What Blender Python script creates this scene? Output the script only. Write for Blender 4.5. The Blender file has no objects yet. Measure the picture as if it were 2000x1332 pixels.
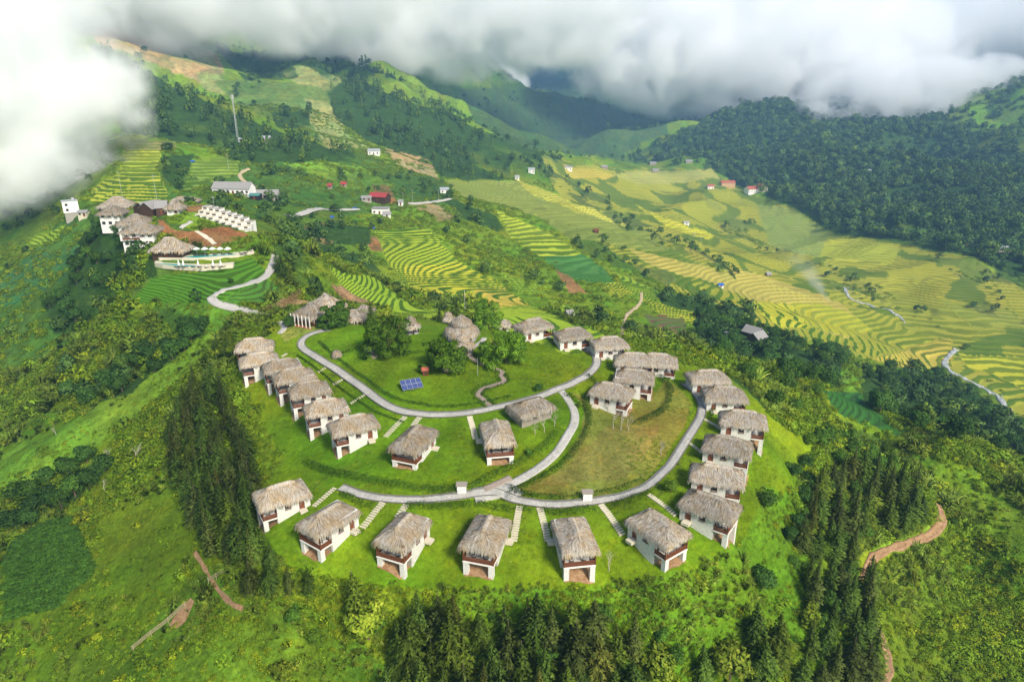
import bpy, math, random
import numpy as np
from mathutils import Vector, Matrix, Euler
R = math.radians
rng = np.random.default_rng(7)
random.seed(7)
scene = bpy.context.scene
C = scene.collection

# ------------------------------------------------------------------ camera
CAMZ, PITCH, LENS = 77.0, 20.0, 24.0
F = LENS / 36.0 * 2000.0
cam = bpy.data.cameras.new('camera'); cam.lens = LENS; cam.sensor_width = 36.0
cam.clip_start = 1.0; cam.clip_end = 40000.0
camo = bpy.data.objects.new('camera', cam); C.objects.link(camo)
camo.location = (0, 0, CAMZ); camo.rotation_euler = (R(90 - PITCH), 0, 0)
scene.camera = camo

# ------------------------------------------------------------------ sky, sun, exposure
SUN_EL, SUN_AZ = 40.0, 146.0          # azimuth clockwise from +Y: light comes from behind and right of the camera
world = bpy.data.worlds.new('World'); scene.world = world; world.use_nodes = True
wn = world.node_tree; wn.nodes.clear()
sky = wn.nodes.new('ShaderNodeTexSky'); sky.sky_type = 'NISHITA'; sky.sun_disc = False
sky.sun_elevation = R(SUN_EL); sky.sun_rotation = R(SUN_AZ); sky.air_density = 1.0; sky.dust_density = 2.5; sky.ozone_density = 1.0
bg = wn.nodes.new('ShaderNodeBackground'); bg.inputs['Strength'].default_value = 0.11
wo = wn.nodes.new('ShaderNodeOutputWorld')
wn.links.new(sky.outputs[0], bg.inputs[0]); wn.links.new(bg.outputs[0], wo.inputs['Surface'])
sl = bpy.data.lights.new('sun', 'SUN'); sl.energy = 4.1; sl.angle = R(12.0); sl.color = (1.0, 0.935, 0.81)
so = bpy.data.objects.new('sun', sl); C.objects.link(so)
_az, _el = R(SUN_AZ), R(SUN_EL)
sdir = Vector((math.sin(_az) * math.cos(_el), math.cos(_az) * math.cos(_el), math.sin(_el)))
so.rotation_euler = sdir.to_track_quat('Z', 'Y').to_euler(); so.location = (60, -60, 200)
scene.view_settings.view_transform = 'Standard'; scene.view_settings.look = 'None'
scene.view_settings.gamma = 1.0; scene.view_settings.use_curve_mapping = False
scene.view_settings.exposure = 0.42
cy = scene.cycles
cy.use_denoising = True
try: cy.denoiser = 'OPENIMAGEDENOISE'
except Exception: pass
cy.max_bounces = 26; cy.diffuse_bounces = 2; cy.glossy_bounces = 2; cy.transmission_bounces = 2; cy.transparent_max_bounces = 8
cy.volume_bounces = 24; cy.volume_step_rate = 1.0; cy.volume_max_steps = 256
cy.use_adaptive_sampling = True; cy.adaptive_threshold = 0.02
cy.caustics_reflective = False; cy.caustics_refractive = False

# ------------------------------------------------------------------ pixel <-> place (a point of the photograph to a place in the world)
cs, sn = math.cos(R(PITCH)), math.sin(R(PITCH))
def ray(u, v):
    a = (666.0 - v) / F; b = (u - 1000.0) / F
    return np.array([b, cs + sn * a, -sn + cs * a])
def at_z(u, v, z):
    d = ray(u, v); t = (z - CAMZ) / d[2]
    return np.array([d[0] * t, d[1] * t, z])
def at_y(u, v, Y):
    d = ray(u, v); t = Y / d[1]
    return np.array([d[0] * t, Y, CAMZ + d[2] * t])

# ------------------------------------------------------------------ noise
def _h(ix, iy, s):
    n = (ix.astype(np.int64) * 374761393 + iy.astype(np.int64) * 668265263 + s * 1442695041) & 0x7fffffff
    n = ((n ^ (n >> 13)) * 1274126177) & 0x7fffffff
    return ((n ^ (n >> 16)) & 0xffff) / 65535.0
def vn(x, y, s=0):
    x = np.asarray(x, float); y = np.asarray(y, float)
    ix, iy = np.floor(x), np.floor(y); fx, fy = x - ix, y - iy
    fx = fx * fx * (3 - 2 * fx); fy = fy * fy * (3 - 2 * fy)
    a, b, c, d = _h(ix, iy, s), _h(ix + 1, iy, s), _h(ix, iy + 1, s), _h(ix + 1, iy + 1, s)
    return (a * (1 - fx) + b * fx) * (1 - fy) + (c * (1 - fx) + d * fx) * fy
def fbm(x, y, sc, o=4, s=0, g=0.5):
    t = 0; amp = 1; tot = 0
    x = np.asarray(x, float) / sc; y = np.asarray(y, float) / sc
    for k in range(o):
        t = t + amp * vn(x + k * 17.3, y - k * 9.1, s + k); tot += amp; amp *= g; x = x * 2.03; y = y * 2.03
    return t / tot - 0.5
def sstep(a, b, x):
    t = np.clip((x - a) / (b - a), 0, 1); return t * t * (3 - 2 * t)

# ------------------------------------------------------------------ terrain heights
CZ = [  # (u, v, z) of the ground where it is nearer
 (520,1040,1.8),(508,1068,1.2),(605,1097,1.6),(600,1122,1.1),(765,1124,1.3),(762,1148,.8),(930,1125,1.2),(930,1150,.7),(1130,1125,1.2),(1130,1150,.7),(1292,1101,2.7),(1327,1094,2.8),(1325,1120,2.4),(1300,1135,1.9),(1417,1053,3.1),(1436,1062,2.2),(1445,1085,1.6),(1440,980,3.5),(1462,985,3.2),(1345,1010,5.9),(1239,1050,4.5),(1368,953,6.6),(1390,890,7.3),(1436,842,7.9),(1452,922,3.9),(1484,868,5.6),(1440,775,6.5),
 (670,955,6),(800,980,6),(960,965,6.2),(1100,985,6),(1200,970,6.2),(1300,900,7),(1370,800,8.5),(1345,755,9.3),
 (975,900,8.3),(785,917,7.4),(665,895,5.4),(605,855,5.1),(575,812,5.1),(540,785,5.3),(482,747,6),(468,712,6.5),
 (590,665,11.5),(660,710,11.3),(760,790,11),(850,808,11),(950,800,11.2),(1090,755,11.8),(1160,710,12),(1140,680,12.2),
 (1120,820,10.2),(1060,900,8),(1000,940,6.9),(900,750,12.3),(850,700,13.3),(900,660,14.3),(1050,700,13.0),(700,670,13.2),
 (1180,900,7.6),(1100,950,6.8),(1250,810,8.3),(1215,807,7.9),(1330,770,9.3),(1262,783,8.2),(1304,731,8.6),(1195,737,11.3),(540,640,12),(620,630,13),(1030,650,13),(1120,665,12.6),
 (1520,830,-1),(1500,1000,-2),(1560,900,-7),(1450,1120,-4.5),(1600,1000,-14),(1600,1250,-18),(1700,1100,-24),(1835,1030,-25),(1690,1125,-25),(1725,1260,-29),
 (1990,1310,-36),(1720,880,-23),(1850,955,-24),(1990,1050,-25),(600,1230,-6),(400,1200,-10),(200,1310,-19),(600,1332,-13),(1000,1332,-10),(800,1230,-5),(1200,1230,-5),(1400,1332,-15),
 (400,1000,-6),(330,800,-5),(420,640,5),(300,1000,-12),(100,1100,-24),(10,1300,-26),(120,860,-20),(200,920,-20),(10,1040,-32),(250,700,-12),(100,700,-24),(10,800,-34),
 (430,590,11),(540,500,15),(380,500,18.2),(330,505,18.2),(470,497,18.2),(350,512,17.3),(430,512,17.3),(380,524,16.4),(320,520,16.4),(450,520,16.4),(380,537,15),(300,500,18.2),(340,485,19.5),(430,480,19.5),(280,460,21),(230,430,23),(450,640,7),(330,600,6),(200,600,-8),(100,560,-16),(10,600,-28),(480,440,20),(620,520,8),(600,600,9),
]
CY = [  # (u, v, Y) farther away
 (10,430,520),(60,500,430),(150,470,380),(740,410,520),(640,330,600),(480,300,640),(270,330,480),(240,280,560),(180,390,420),(560,400,430),(480,350,520),(380,350,500),(860,390,560),
 (450,150,1100),(300,60,1500),(600,110,1500),(700,170,1400),(560,220,1000),(650,260,850),(350,200,850),(250,160,800),(80,200,900),(10,300,650),(700,300,720),(800,300,800),
 (990,345,880),(920,270,1050),(850,200,1400),(1050,300,1500),(960,240,2000),(880,350,750),(780,380,600),
 (730,450,440),(840,450,450),(800,550,350),(900,560,350),(1000,600,300),(900,590,310),(1160,640,265),(1000,500,480),(1100,600,340),(700,600,270),(750,540,330),(640,480,380),(820,610,260),
 (980,420,620),(1100,490,500),(1200,560,400),(1250,620,340),(1000,380,760),(1150,430,690),(1290,480,600),(1350,560,470),(1400,610,400),(1430,660,345),
 (1600,620,480),(1700,660,440),(1500,680,330),(1640,720,330),(1400,730,240),(1560,780,240),(1700,800,290),(1750,750,350),(1900,850,265),(1980,900,240),(1800,700,430),
 (1860,700,450),(1820,620,540),(1600,560,640),(1400,430,980),(1500,500,770),(1250,340,1500),(1130,240,2800),(1000,200,3200),(2000,600,540),(1900,520,640),(1980,800,370),(1600,500,740),(1300,400,1100),
 (1600,430,950),(1990,560,600),(1800,470,750),(1450,360,1250),(1700,240,1750),(1990,305,1300),(1450,215,2300),(1600,200,1900),(1300,230,2600),(1850,270,1500),(1800,360,1100),(1600,330,1300),(1990,420,850),
 (1900,130,3800),(1700,120,4200),(1150,130,4600),(1000,100,4600),(1400,140,4300),(850,90,3600),(2000,220,3400),(1150,180,3900),
]
CW = [  # hidden or outside the frame: world x, y, z
 (0,0,-62),(0,45,-38),(-60,60,-40),(60,60,-44),(0,-100,-75),(-200,0,-85),(200,0,-95),(120,90,-48),(-130,80,-44),(110,140,-32),
 (0,215,-2),(60,215,-4),(30,245,-14),(100,205,-12),(-20,230,0),(120,170,-18),(-170,130,-45),(-230,200,-50),(-330,350,-50),(-500,500,-30),
 (400,200,-100),(700,400,-60),(1000,900,60),(1500,1500,250),(-700,900,120),(-1500,1500,350),(0,-600,-80),(-800,0,-60),(900,0,-60),(0,9000,500),(-4000,6000,600),(4000,6000,600),
 (-1000,1700,330),(-300,2600,420),(-1800,3000,600),(1900,2500,150),(700,3600,330),(2600,3600,300),
]
def lp(x, y):
    r = np.hypot(x, y); return np.arctan2(x, y), np.log(np.maximum(r, 3.0))
pts = [at_z(*c) for c in CZ] + [at_y(*c) for c in CY] + [np.array(c, float) for c in CW]
pts = np.array(pts)
pa, pl_ = lp(pts[:, 0], pts[:, 1])
PE = 0.04
def _phi(d2): return np.sqrt(d2 + PE * PE)
D2 = (pa[:, None] - pa[None]) ** 2 + (pl_[:, None] - pl_[None]) ** 2
n = len(pts)
M = np.zeros((n + 3, n + 3)); M[:n, :n] = _phi(D2) - np.eye(n) * 0.0006
M[:n, n] = 1; M[:n, n + 1] = pa; M[:n, n + 2] = pl_; M[n:, :n] = M[:n, n:].T
# heights relative to distance keep far and near balanced
W = np.linalg.solve(M, np.concatenate([(pts[:, 2] - CAMZ) / np.exp(pl_), [0, 0, 0]]))
def base_h(x, y):
    sh = np.shape(x); x = np.ravel(x); y = np.ravel(y); out = np.empty(len(x))
    for k in range(0, len(x), 60000):
        a, l = lp(x[k:k + 60000], y[k:k + 60000])
        d2 = (a[:, None] - pa[None]) ** 2 + (l[:, None] - pl_[None]) ** 2
        out[k:k + 60000] = (_phi(d2) @ W[:n] + W[n] + W[n + 1] * a + W[n + 2] * l) * np.exp(l) + CAMZ
    a, l = lp(x, y); r = np.exp(l); side = np.degrees(np.abs(a))
    w = np.maximum(sstep(43, 60, side), sstep(4800, 6200, r)); w = np.maximum(w, 1 - sstep(45, 80, r))
    dfl = np.where(r < 150, -58 + .5 * r * np.clip(np.cos(a), -.1, 1), -80 + np.minimum(r * .085, 360))
    dfl = np.where((r >= 100) & (r < 300), dfl * 0 + (-58 + .5 * np.minimum(r, 150) * np.clip(np.cos(a), -.1, 1)) * (1 - sstep(100, 300, r)) + (-80 + r * .085) * sstep(100, 300, r), dfl)
    out = np.minimum(out, 420) * (1 - w) + dfl * w
    return out.reshape(sh)

# fan grid: fine where the place can be seen, coarse elsewhere
th = np.concatenate([np.linspace(-180, -52, 40)[:-1], np.linspace(-52, -42, 20)[:-1], np.linspace(-42, 42, 620), np.linspace(42, 52, 20)[1:], np.linspace(52, 180, 40)[1:]])
th = np.radians(th)
def lseq(a, b, s): 
    k = int(math.log(b / a) / s); return list(np.exp(np.linspace(math.log(a), math.log(b), k + 1))[:-1])
rr = np.array([3.0] + lseq(6, 72, .1) + lseq(72, 240, .0062) + lseq(240, 720, .0036) + lseq(720, 2200, .0058) + lseq(2200, 7000, .014) + [7000])
TH, RR = np.meshgrid(th, rr); GX, GY = RR * np.sin(TH), RR * np.cos(TH)
GH = base_h(GX, GY)
hillc = np.hypot((GX - 0) / 62.0, (GY - 148) / 62.0)
_pc = at_z(390, 500, 17.5); offhill = sstep(0.95, 1.35, hillc) * (1 - .92 * np.exp(-((GX - _pc[0]) ** 2 + (GY - _pc[1]) ** 2) / 38.0 ** 2))
amp_far = sstep(600, 1600, RR)
def relief(x, y, r, off, far):
    h = off * (fbm(x, y, 22, 4, 3) * (2.2 - 1.1 * sstep(200, 300, r)) + fbm(x, y, 70, 3, 5) * 5.0 * sstep(150, 320, r))
    rd = 1 - np.abs(fbm(x, y, 420, 4, 11, .5) * 4.0).clip(0, 1)
    h = h + sstep(420, 620, r) * (1 - .5 * far) * ((1 - np.abs(fbm(x, y, 150, 3, 17) * 4).clip(0, 1)) - .5) * 15
    h = h + far * ((rd - .5) * 75 + fbm(x, y, 160, 3, 12) * 30)
    return h
GH = GH + relief(GX, GY, RR, offhill, amp_far) + (1 - offhill) * fbm(GX, GY, 9, 3, 8) * 0.35
lr = np.log(rr)
def grid_pos(x, y):
    a = np.arctan2(x, y); l = np.log(np.maximum(np.hypot(x, y), 3.01))
    i = np.interp(l, lr, np.arange(len(rr))); j = np.interp(a, th, np.arange(len(th)))
    return i, j
def grid_at(A, x, y):
    i, j = grid_pos(np.asarray(x, float), np.asarray(y, float))
    i0 = np.clip(np.floor(i).astype(int), 0, len(rr) - 2); j0 = np.clip(np.floor(j).astype(int), 0, len(th) - 2)
    fi, fj = i - i0, j - j0
    return (A[i0, j0] * (1 - fj) + A[i0, j0 + 1] * fj) * (1 - fi) + (A[i0 + 1, j0] * (1 - fj) + A[i0 + 1, j0 + 1] * fj) * fi
_ts = np.exp(np.arange(math.log(55), math.log(7000), .0035))
def drop(uv, lift=0.0):
    """where the sight line through a pixel of the photograph meets the ground (raised by lift)"""
    uv = np.atleast_2d(np.asarray(uv, float)); out = []
    for u, v in uv:
        d = ray(u, v); P = d[None] * _ts[:, None]; P[:, 2] += CAMZ
        g = grid_at(GH, P[:, 0], P[:, 1]) + lift
        k = np.nonzero(P[:, 2] <= g)[0]
        if len(k) == 0 or k[0] == 0: out.append(P[-1] * 0 + (P[-1] if len(k) == 0 else P[0])); continue
        k = k[0]; e0 = P[k - 1, 2] - g[k - 1]; e1 = P[k, 2] - g[k]; f = e0 / (e0 - e1)
        q = P[k - 1] * (1 - f) + P[k] * f; out.append(q)
    return np.array(out)
def ground(x, y): return float(grid_at(GH, x, y))

# ------------------------------------------------------------------ object helpers
def lnk(o, parent=None):
    C.objects.link(o)
    if parent is not None: o.parent = parent
    return o
def tag(o, label=None, cat=None, group=None, kind=None):
    if label: o['label'] = label
    if cat: o['category'] = cat
    if group: o['group'] = group
    if kind: o['kind'] = kind
    return o
def empty(name, loc, rz=0.0, label=None, cat=None, group=None):
    o = bpy.data.objects.new(name, None); o.empty_display_size = 0.5; lnk(o)
    o.location = loc; o.rotation_euler = (0, 0, rz)
    return tag(o, label, cat, group)
def mesh_np(name, V, Fc, mats=(), smooth=False):
    """Fc: (n,k) int array, one k for all faces"""
    V = np.asarray(V, np.float32); Fc = np.asarray(Fc, np.int32)
    me = bpy.data.meshes.new(name); k = Fc.shape[1]
    me.vertices.add(len(V)); me.vertices.foreach_set('co', V.ravel())
    me.loops.add(Fc.size); me.loops.foreach_set('vertex_index', Fc.ravel())
    me.polygons.add(len(Fc)); me.polygons.foreach_set('loop_start', np.arange(0, Fc.size, k, dtype=np.int32))
    me.polygons.foreach_set('loop_total', np.full(len(Fc), k, np.int32))
    if smooth: me.polygons.foreach_set('use_smooth', np.ones(len(Fc), bool))
    me.update(calc_edges=True)
    for m in mats: me.materials.append(m)
    return me
class MB:
    """collects shapes, builds ONE mesh"""
    def __init__(s): s.v = []; s.f = []; s.m = []
    def add(s, vs, fs, m=0):
        b = len(s.v); s.v += [tuple(p) for p in vs]; s.f += [tuple(b + i for i in f) for f in fs]; s.m += [m] * len(fs); return s
    def box(s, x0, x1, y0, y1, z0, z1, m=0, taper=0.0, M=None):
        t = taper
        vs = [(x0,y0,z0),(x1,y0,z0),(x1,y1,z0),(x0,y1,z0),(x0+t,y0+t,z1),(x1-t,y0+t,z1),(x1-t,y1-t,z1),(x0+t,y1-t,z1)]
        if M is not None: vs = [M @ Vector(p) for p in vs]
        return s.add(vs, [(3,2,1,0),(4,5,6,7),(0,1,5,4),(1,2,6,5),(2,3,7,6),(3,0,4,7)], m)
    def tube(s, pts, r, n=6, m=0, cap=True):
        pts = [Vector(p) for p in pts]; rs = r if hasattr(r, '__len__') else [r] * len(pts); vs = []; fs = []
        for i, p in enumerate(pts):
            d = (pts[min(i + 1, len(pts) - 1)] - pts[max(i - 1, 0)]).normalized()
            a = d.orthogonal().normalized() if abs(d.z) < .9 else Vector((1, 0, 0)); a = (a - d * a.dot(d)).normalized(); b = d.cross(a)
            for k in range(n):
                w = 2 * math.pi * k / n; vs.append(p + (a * math.cos(w) + b * math.sin(w)) * rs[i])
        for i in range(len(pts) - 1):
            for k in range(n): fs.append((i * n + k, i * n + (k + 1) % n, (i + 1) * n + (k + 1) % n, (i + 1) * n + k))
        if cap: fs.append(tuple(range(n))[::-1]); fs.append(tuple((len(pts) - 1) * n + k for k in range(n)))
        return s.add(vs, fs, m)
    def mesh(s, name, mats, smooth=False):
        me = bpy.data.meshes.new(name); me.from_pydata(s.v, [], s.f)
        for m in (mats if isinstance(mats, (list, tuple)) else [mats]): me.materials.append(m)
        me.polygons.foreach_set('material_index', s.m)
        if smooth: me.polygons.foreach_set('use_smooth', [True] * len(me.polygons))
        me.update(); return me
    def build(s, name, mats, parent=None, smooth=False):
        return lnk(bpy.data.objects.new(name, s.mesh(name, mats, smooth)), parent)
def copy_tree(o, parent=None):
    c = o.copy(); lnk(c, parent)
    for ch in list(KIDS.get(o.name, [])): copy_tree_child(ch, c)
    return c
def kids_of(o): return [c for c in bpy.data.objects if c.parent is o]
KIDS = {}
def dup(o, parent=None):
    if o.name not in KIDS: KIDS[o.name] = kids_of(o)
    c = o.copy(); lnk(c, parent)
    for ch in KIDS[o.name]: dup(ch, c)
    return c

# ------------------------------------------------------------------ material helpers
def new_mat(name, col=(.5, .5, .5), rough=.85, spec=.2):
    m = bpy.data.materials.new(name); m.use_nodes = True
    b = m.node_tree.nodes['Principled BSDF']; b.inputs['Base Color'].default_value = (*col, 1)
    b.inputs['Roughness'].default_value = rough; b.inputs['Specular IOR Level'].default_value = spec
    return m
class NT:
    def __init__(s, m): s.t = m.node_tree; s.b = s.t.nodes.get('Principled BSDF')
    def n(s, typ, **kw):
        nd = s.t.nodes.new(typ)
        for k, v in kw.items(): setattr(nd, k, v)
        return nd
    def l(s, a, b): s.t.links.new(a, b)
    def val(s, sock, v):
        if hasattr(v, 'is_output') or isinstance(v, bpy.types.NodeSocket): s.l(v, sock)
        elif hasattr(v, '__len__') and len(v) == 3 and sock.type == 'RGBA': sock.default_value = (*v, 1)
        else: sock.default_value = v
    def math(s, op, a, b=0.0, c=0.0, clamp=False):
        nd = s.n('ShaderNodeMath', operation=op, use_clamp=clamp); s.val(nd.inputs[0], a); s.val(nd.inputs[1], b); s.val(nd.inputs[2], c); return nd.outputs[0]
    def mix(s, f, a, b, mode='MIX'):
        nd = s.n('ShaderNodeMix', data_type='RGBA', blend_type=mode); s.val(nd.inputs[0], f); s.val(nd.inputs[6], a); s.val(nd.inputs[7], b); return nd.outputs[2]
    def noise(s, scale, detail=3, rough=.55, vec=None, out=0, dist=0.0):
        nd = s.n('ShaderNodeTexNoise'); nd.inputs['Scale'].default_value = scale; nd.inputs['Detail'].default_value = detail; nd.inputs['Roughness'].default_value = rough
        nd.inputs['Distortion'].default_value = dist
        if vec is not None: s.l(vec, nd.inputs['Vector'])
        return nd.outputs[out]
    def ramp(s, f, stops):
        nd = s.n('ShaderNodeValToRGB'); s.val(nd.inputs[0], f); e = nd.color_ramp.elements
        e[0].position, e[0].color = stops[0][0], (*stops[0][1], 1); e[1].position, e[1].color = stops[-1][0], (*stops[-1][1], 1)
        for p, c in stops[1:-1]: q = e.new(p); q.color = (*c, 1)
        return nd.outputs[0]
    def rng(s, v, a, b, c, d, smooth=False):
        nd = s.n('ShaderNodeMapRange'); nd.interpolation_type = 'SMOOTHSTEP' if smooth else 'LINEAR'
        for k, q in enumerate((v, a, b, c, d)): s.val(nd.inputs[k], q)
        return nd.outputs[0]
    def pos(s): return s.n('ShaderNodeNewGeometry').outputs['Position']
    def obj(s): return s.n('ShaderNodeTexCoord').outputs['Object']
    def attr(s, name, out='Color'): return s.n('ShaderNodeAttribute', attribute_name=name).outputs[out]
    def bump(s, h, strength=.5, dist=.1):
        nd = s.n('ShaderNodeBump'); nd.inputs['Strength'].default_value = strength; nd.inputs['Distance'].default_value = dist; s.l(h, nd.inputs['Height']); s.l(nd.outputs[0], s.b.inputs['Normal'])
    def color(s, c): s.val(s.b.inputs['Base Color'], c)
# ------------------------------------------------------------------ land cover: which place carries which cover
def to_px(x, y, z):
    dz = z - CAMZ; dep = y * cs - dz * sn; up = y * sn + dz * cs
    ok = dep > 1; dep = np.where(ok, dep, 1.0)
    return np.where(ok, 1000 + F * x / dep, -9e3), np.where(ok, 666 - F * up / dep, 9e3)
def pip(poly, u, v):
    u0, v0, u1, v1 = min(p[0] for p in poly), min(p[1] for p in poly), max(p[0] for p in poly), max(p[1] for p in poly)
    m = (u >= u0) & (u <= u1) & (v >= v0) & (v <= v1); k = np.nonzero(m.ravel())[0]
    uu, vv = u.ravel()[k], v.ravel()[k]; ins = np.zeros(len(k), bool)
    for (ax, ay), (bx, by) in zip(poly, poly[1:] + poly[:1]):
        c = (ay > vv) != (by > vv)
        with np.errstate(divide='ignore', invalid='ignore'):
            ins ^= c & (uu < (bx - ax) * (vv - ay) / (by - ay + 1e-12) + ax)
    out = np.zeros(u.size, bool); out[k[ins]] = True
    return out.reshape(u.shape)
U, V = to_px(GX, GY, GH)
wob = np.clip(RR * 0.03, 0.6, 40)
def warp(u, v, x, y, r, k=1.0):
    s1, s2 = fbm(x / r * 100, y / r * 100, 3.0, 3, 21), fbm(x / r * 100, y / r * 100, 3.0, 3, 31)
    return u + s1 * 26 * k, v + s2 * 14 * k
UW, VW = warp(U, V, GX, GY, np.maximum(RR, 10))
LAWN = (.135, .235, .008); SHRUB = (.15, .245, .014); DRY = (.23, .235, .04); DCROP = (.07, .18, .018); TAN = (.36, .27, .12)
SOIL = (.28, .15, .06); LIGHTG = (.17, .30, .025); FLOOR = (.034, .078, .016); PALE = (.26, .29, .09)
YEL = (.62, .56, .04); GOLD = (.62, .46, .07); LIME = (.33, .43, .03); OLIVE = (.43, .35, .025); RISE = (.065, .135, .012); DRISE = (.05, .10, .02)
HILL = [(455,715),(480,690),(545,645),(600,622),(1000,628),(1190,672),(1310,705),(1440,740),(1500,800),(1510,880),(1500,960),(1460,1050),(1360,1110),(1250,1130),(1130,1150),(930,1150),(760,1145),(600,1128),(500,1075),(478,1010),(540,930),(560,900),(500,800),(462,745)]
MEADOW = [(1120,762),(1142,800),(1135,850),(1085,925),(1020,955),(1060,968),(1150,972),(1240,948),(1290,900),(1345,835),(1360,790),(1335,762),(1300,735),(1280,760),(1200,800),(1150,785)]
COV = [ # polygon, colour
 ([(0,540),(130,420),(330,330),(480,300),(700,300),(860,350),(900,400),(700,420),(560,400),(420,480),(300,560),(120,700),(0,760)], (.075,.155,.022)),
 ([(170,40),(280,70),(430,108),(445,145),(400,165),(280,115),(190,85)], TAN),
 ([(280,70),(420,110),(430,135),(330,110)], PALE), ([(385,140),(440,150),(450,190),(405,178)], PALE),
 ([(420,160),(600,160),(700,180),(640,290),(560,250),(470,210)], (.12,.20,.04)),
 ([(590,195),(650,200),(680,270),(725,292),(640,292),(600,240)], PALE), ([(520,130),(600,130),(680,155),(685,178),(580,168)], PALE),
 ([(750,290),(830,300),(855,348),(790,330)], TAN), ([(560,20),(800,130),(900,240),(860,230),(700,140)], SHRUB),
 ([(550,320),(640,310),(700,330),(780,360),(720,380),(620,350)], LIGHTG),
 ([(900,170),(1300,170),(1300,260),(1200,310),(1000,290),(930,240)], (.06,.115,.035)),
 ([(1060,300),(1130,320),(1230,330),(1320,325),(1410,345),(1480,385),(1560,410),(1620,455),(1760,478),(1900,505),(1960,545),(2010,575),(2010,860),(1960,790),(1850,742),(1780,722),(1700,705),(1640,690),(1500,640),(1400,600),(1300,560),(1180,480),(1120,420),(1080,360)], (.24,.27,.06)),
 ([(310,425),(350,450),(440,442),(492,462),(430,482),(360,477),(315,456)], SOIL), ([(340,400),(400,395),(450,430),(380,450),(330,430)], LIGHTG),
 ([(410,410),(440,405),(452,430),(420,428)], LIGHTG), ([(330,400),(395,398),(400,412),(340,410)], SOIL),
 ([(515,602),(560,580),(590,572),(600,592),(560,615)], TAN), ([(640,560),(700,552),(755,592),(740,612),(680,592)], (.25,.17,.09)),
 ([(585,440),(635,438),(655,478),(610,485)], TAN), ([(705,466),(738,463),(748,490),(720,492)], SOIL), ([(722,362),(762,362),(782,397),(735,395)], SOIL),
 ([(1085,528),(1110,532),(1150,575),(1110,570)], SOIL), ([(1325,478),(1360,485),(1400,512),(1370,512)], (.26,.16,.08)), ([(1280,610),(1335,612),(1345,652),(1300,655)], (.2,.13,.07)),
 ([(370,605),(440,600),(445,620),(385,625)], (.25,.16,.08)), ([(800,395),(860,400),(900,430),(850,430)], (.24,.2,.09)),
 ([(100,700),(240,640),(300,600),(380,600),(300,700),(160,780),(0,880),(0,740)], (.10,.17,.015)),
 ([(0,890),(120,832),(240,762),(340,692),(420,640),(400,700),(330,770),(200,860),(60,960),(0,980)], LIGHTG),
 ([(0,1100),(60,1045),(140,1015),(190,1110),(120,1185),(0,1215)], DCROP), ([(0,530),(60,490),(160,485),(130,540),(0,610)], (.05,.14,.04)),
 ([(350,610),(450,630),(440,650),(340,640)], DCROP), ([(430,590),(520,545),(560,570),(510,600)], (.06,.19,.03)),
 ([(300,600),(420,560),(470,600),(430,640),(330,650)], (.10,.22,.02)),
 ([(100,1290),(250,1255),(400,1110),(600,1180),(800,1332),(100,1340)], (.11,.19,.015)),
 ([(1640,870),(1760,880),(1900,920),(2010,1010),(2010,1340),(1700,1340),(1730,1200),(1700,1130),(1830,1030)], (.12,.21,.015)),
 ([(1720,1020),(1800,1000),(1830,1030),(1700,1100)], LIGHTG),
 (HILL, LAWN), ([(1490,800),(1590,870),(1580,925),(1530,965),(1480,930)], LAWN), (MEADOW, DRY), ([(1180,830),(1290,830),(1230,930),(1060,950),(1120,900)], (.25,.215,.05)),
 ([(540,650),(640,625),(600,648),(560,672)], (.22,.27,.05)),
]
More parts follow.
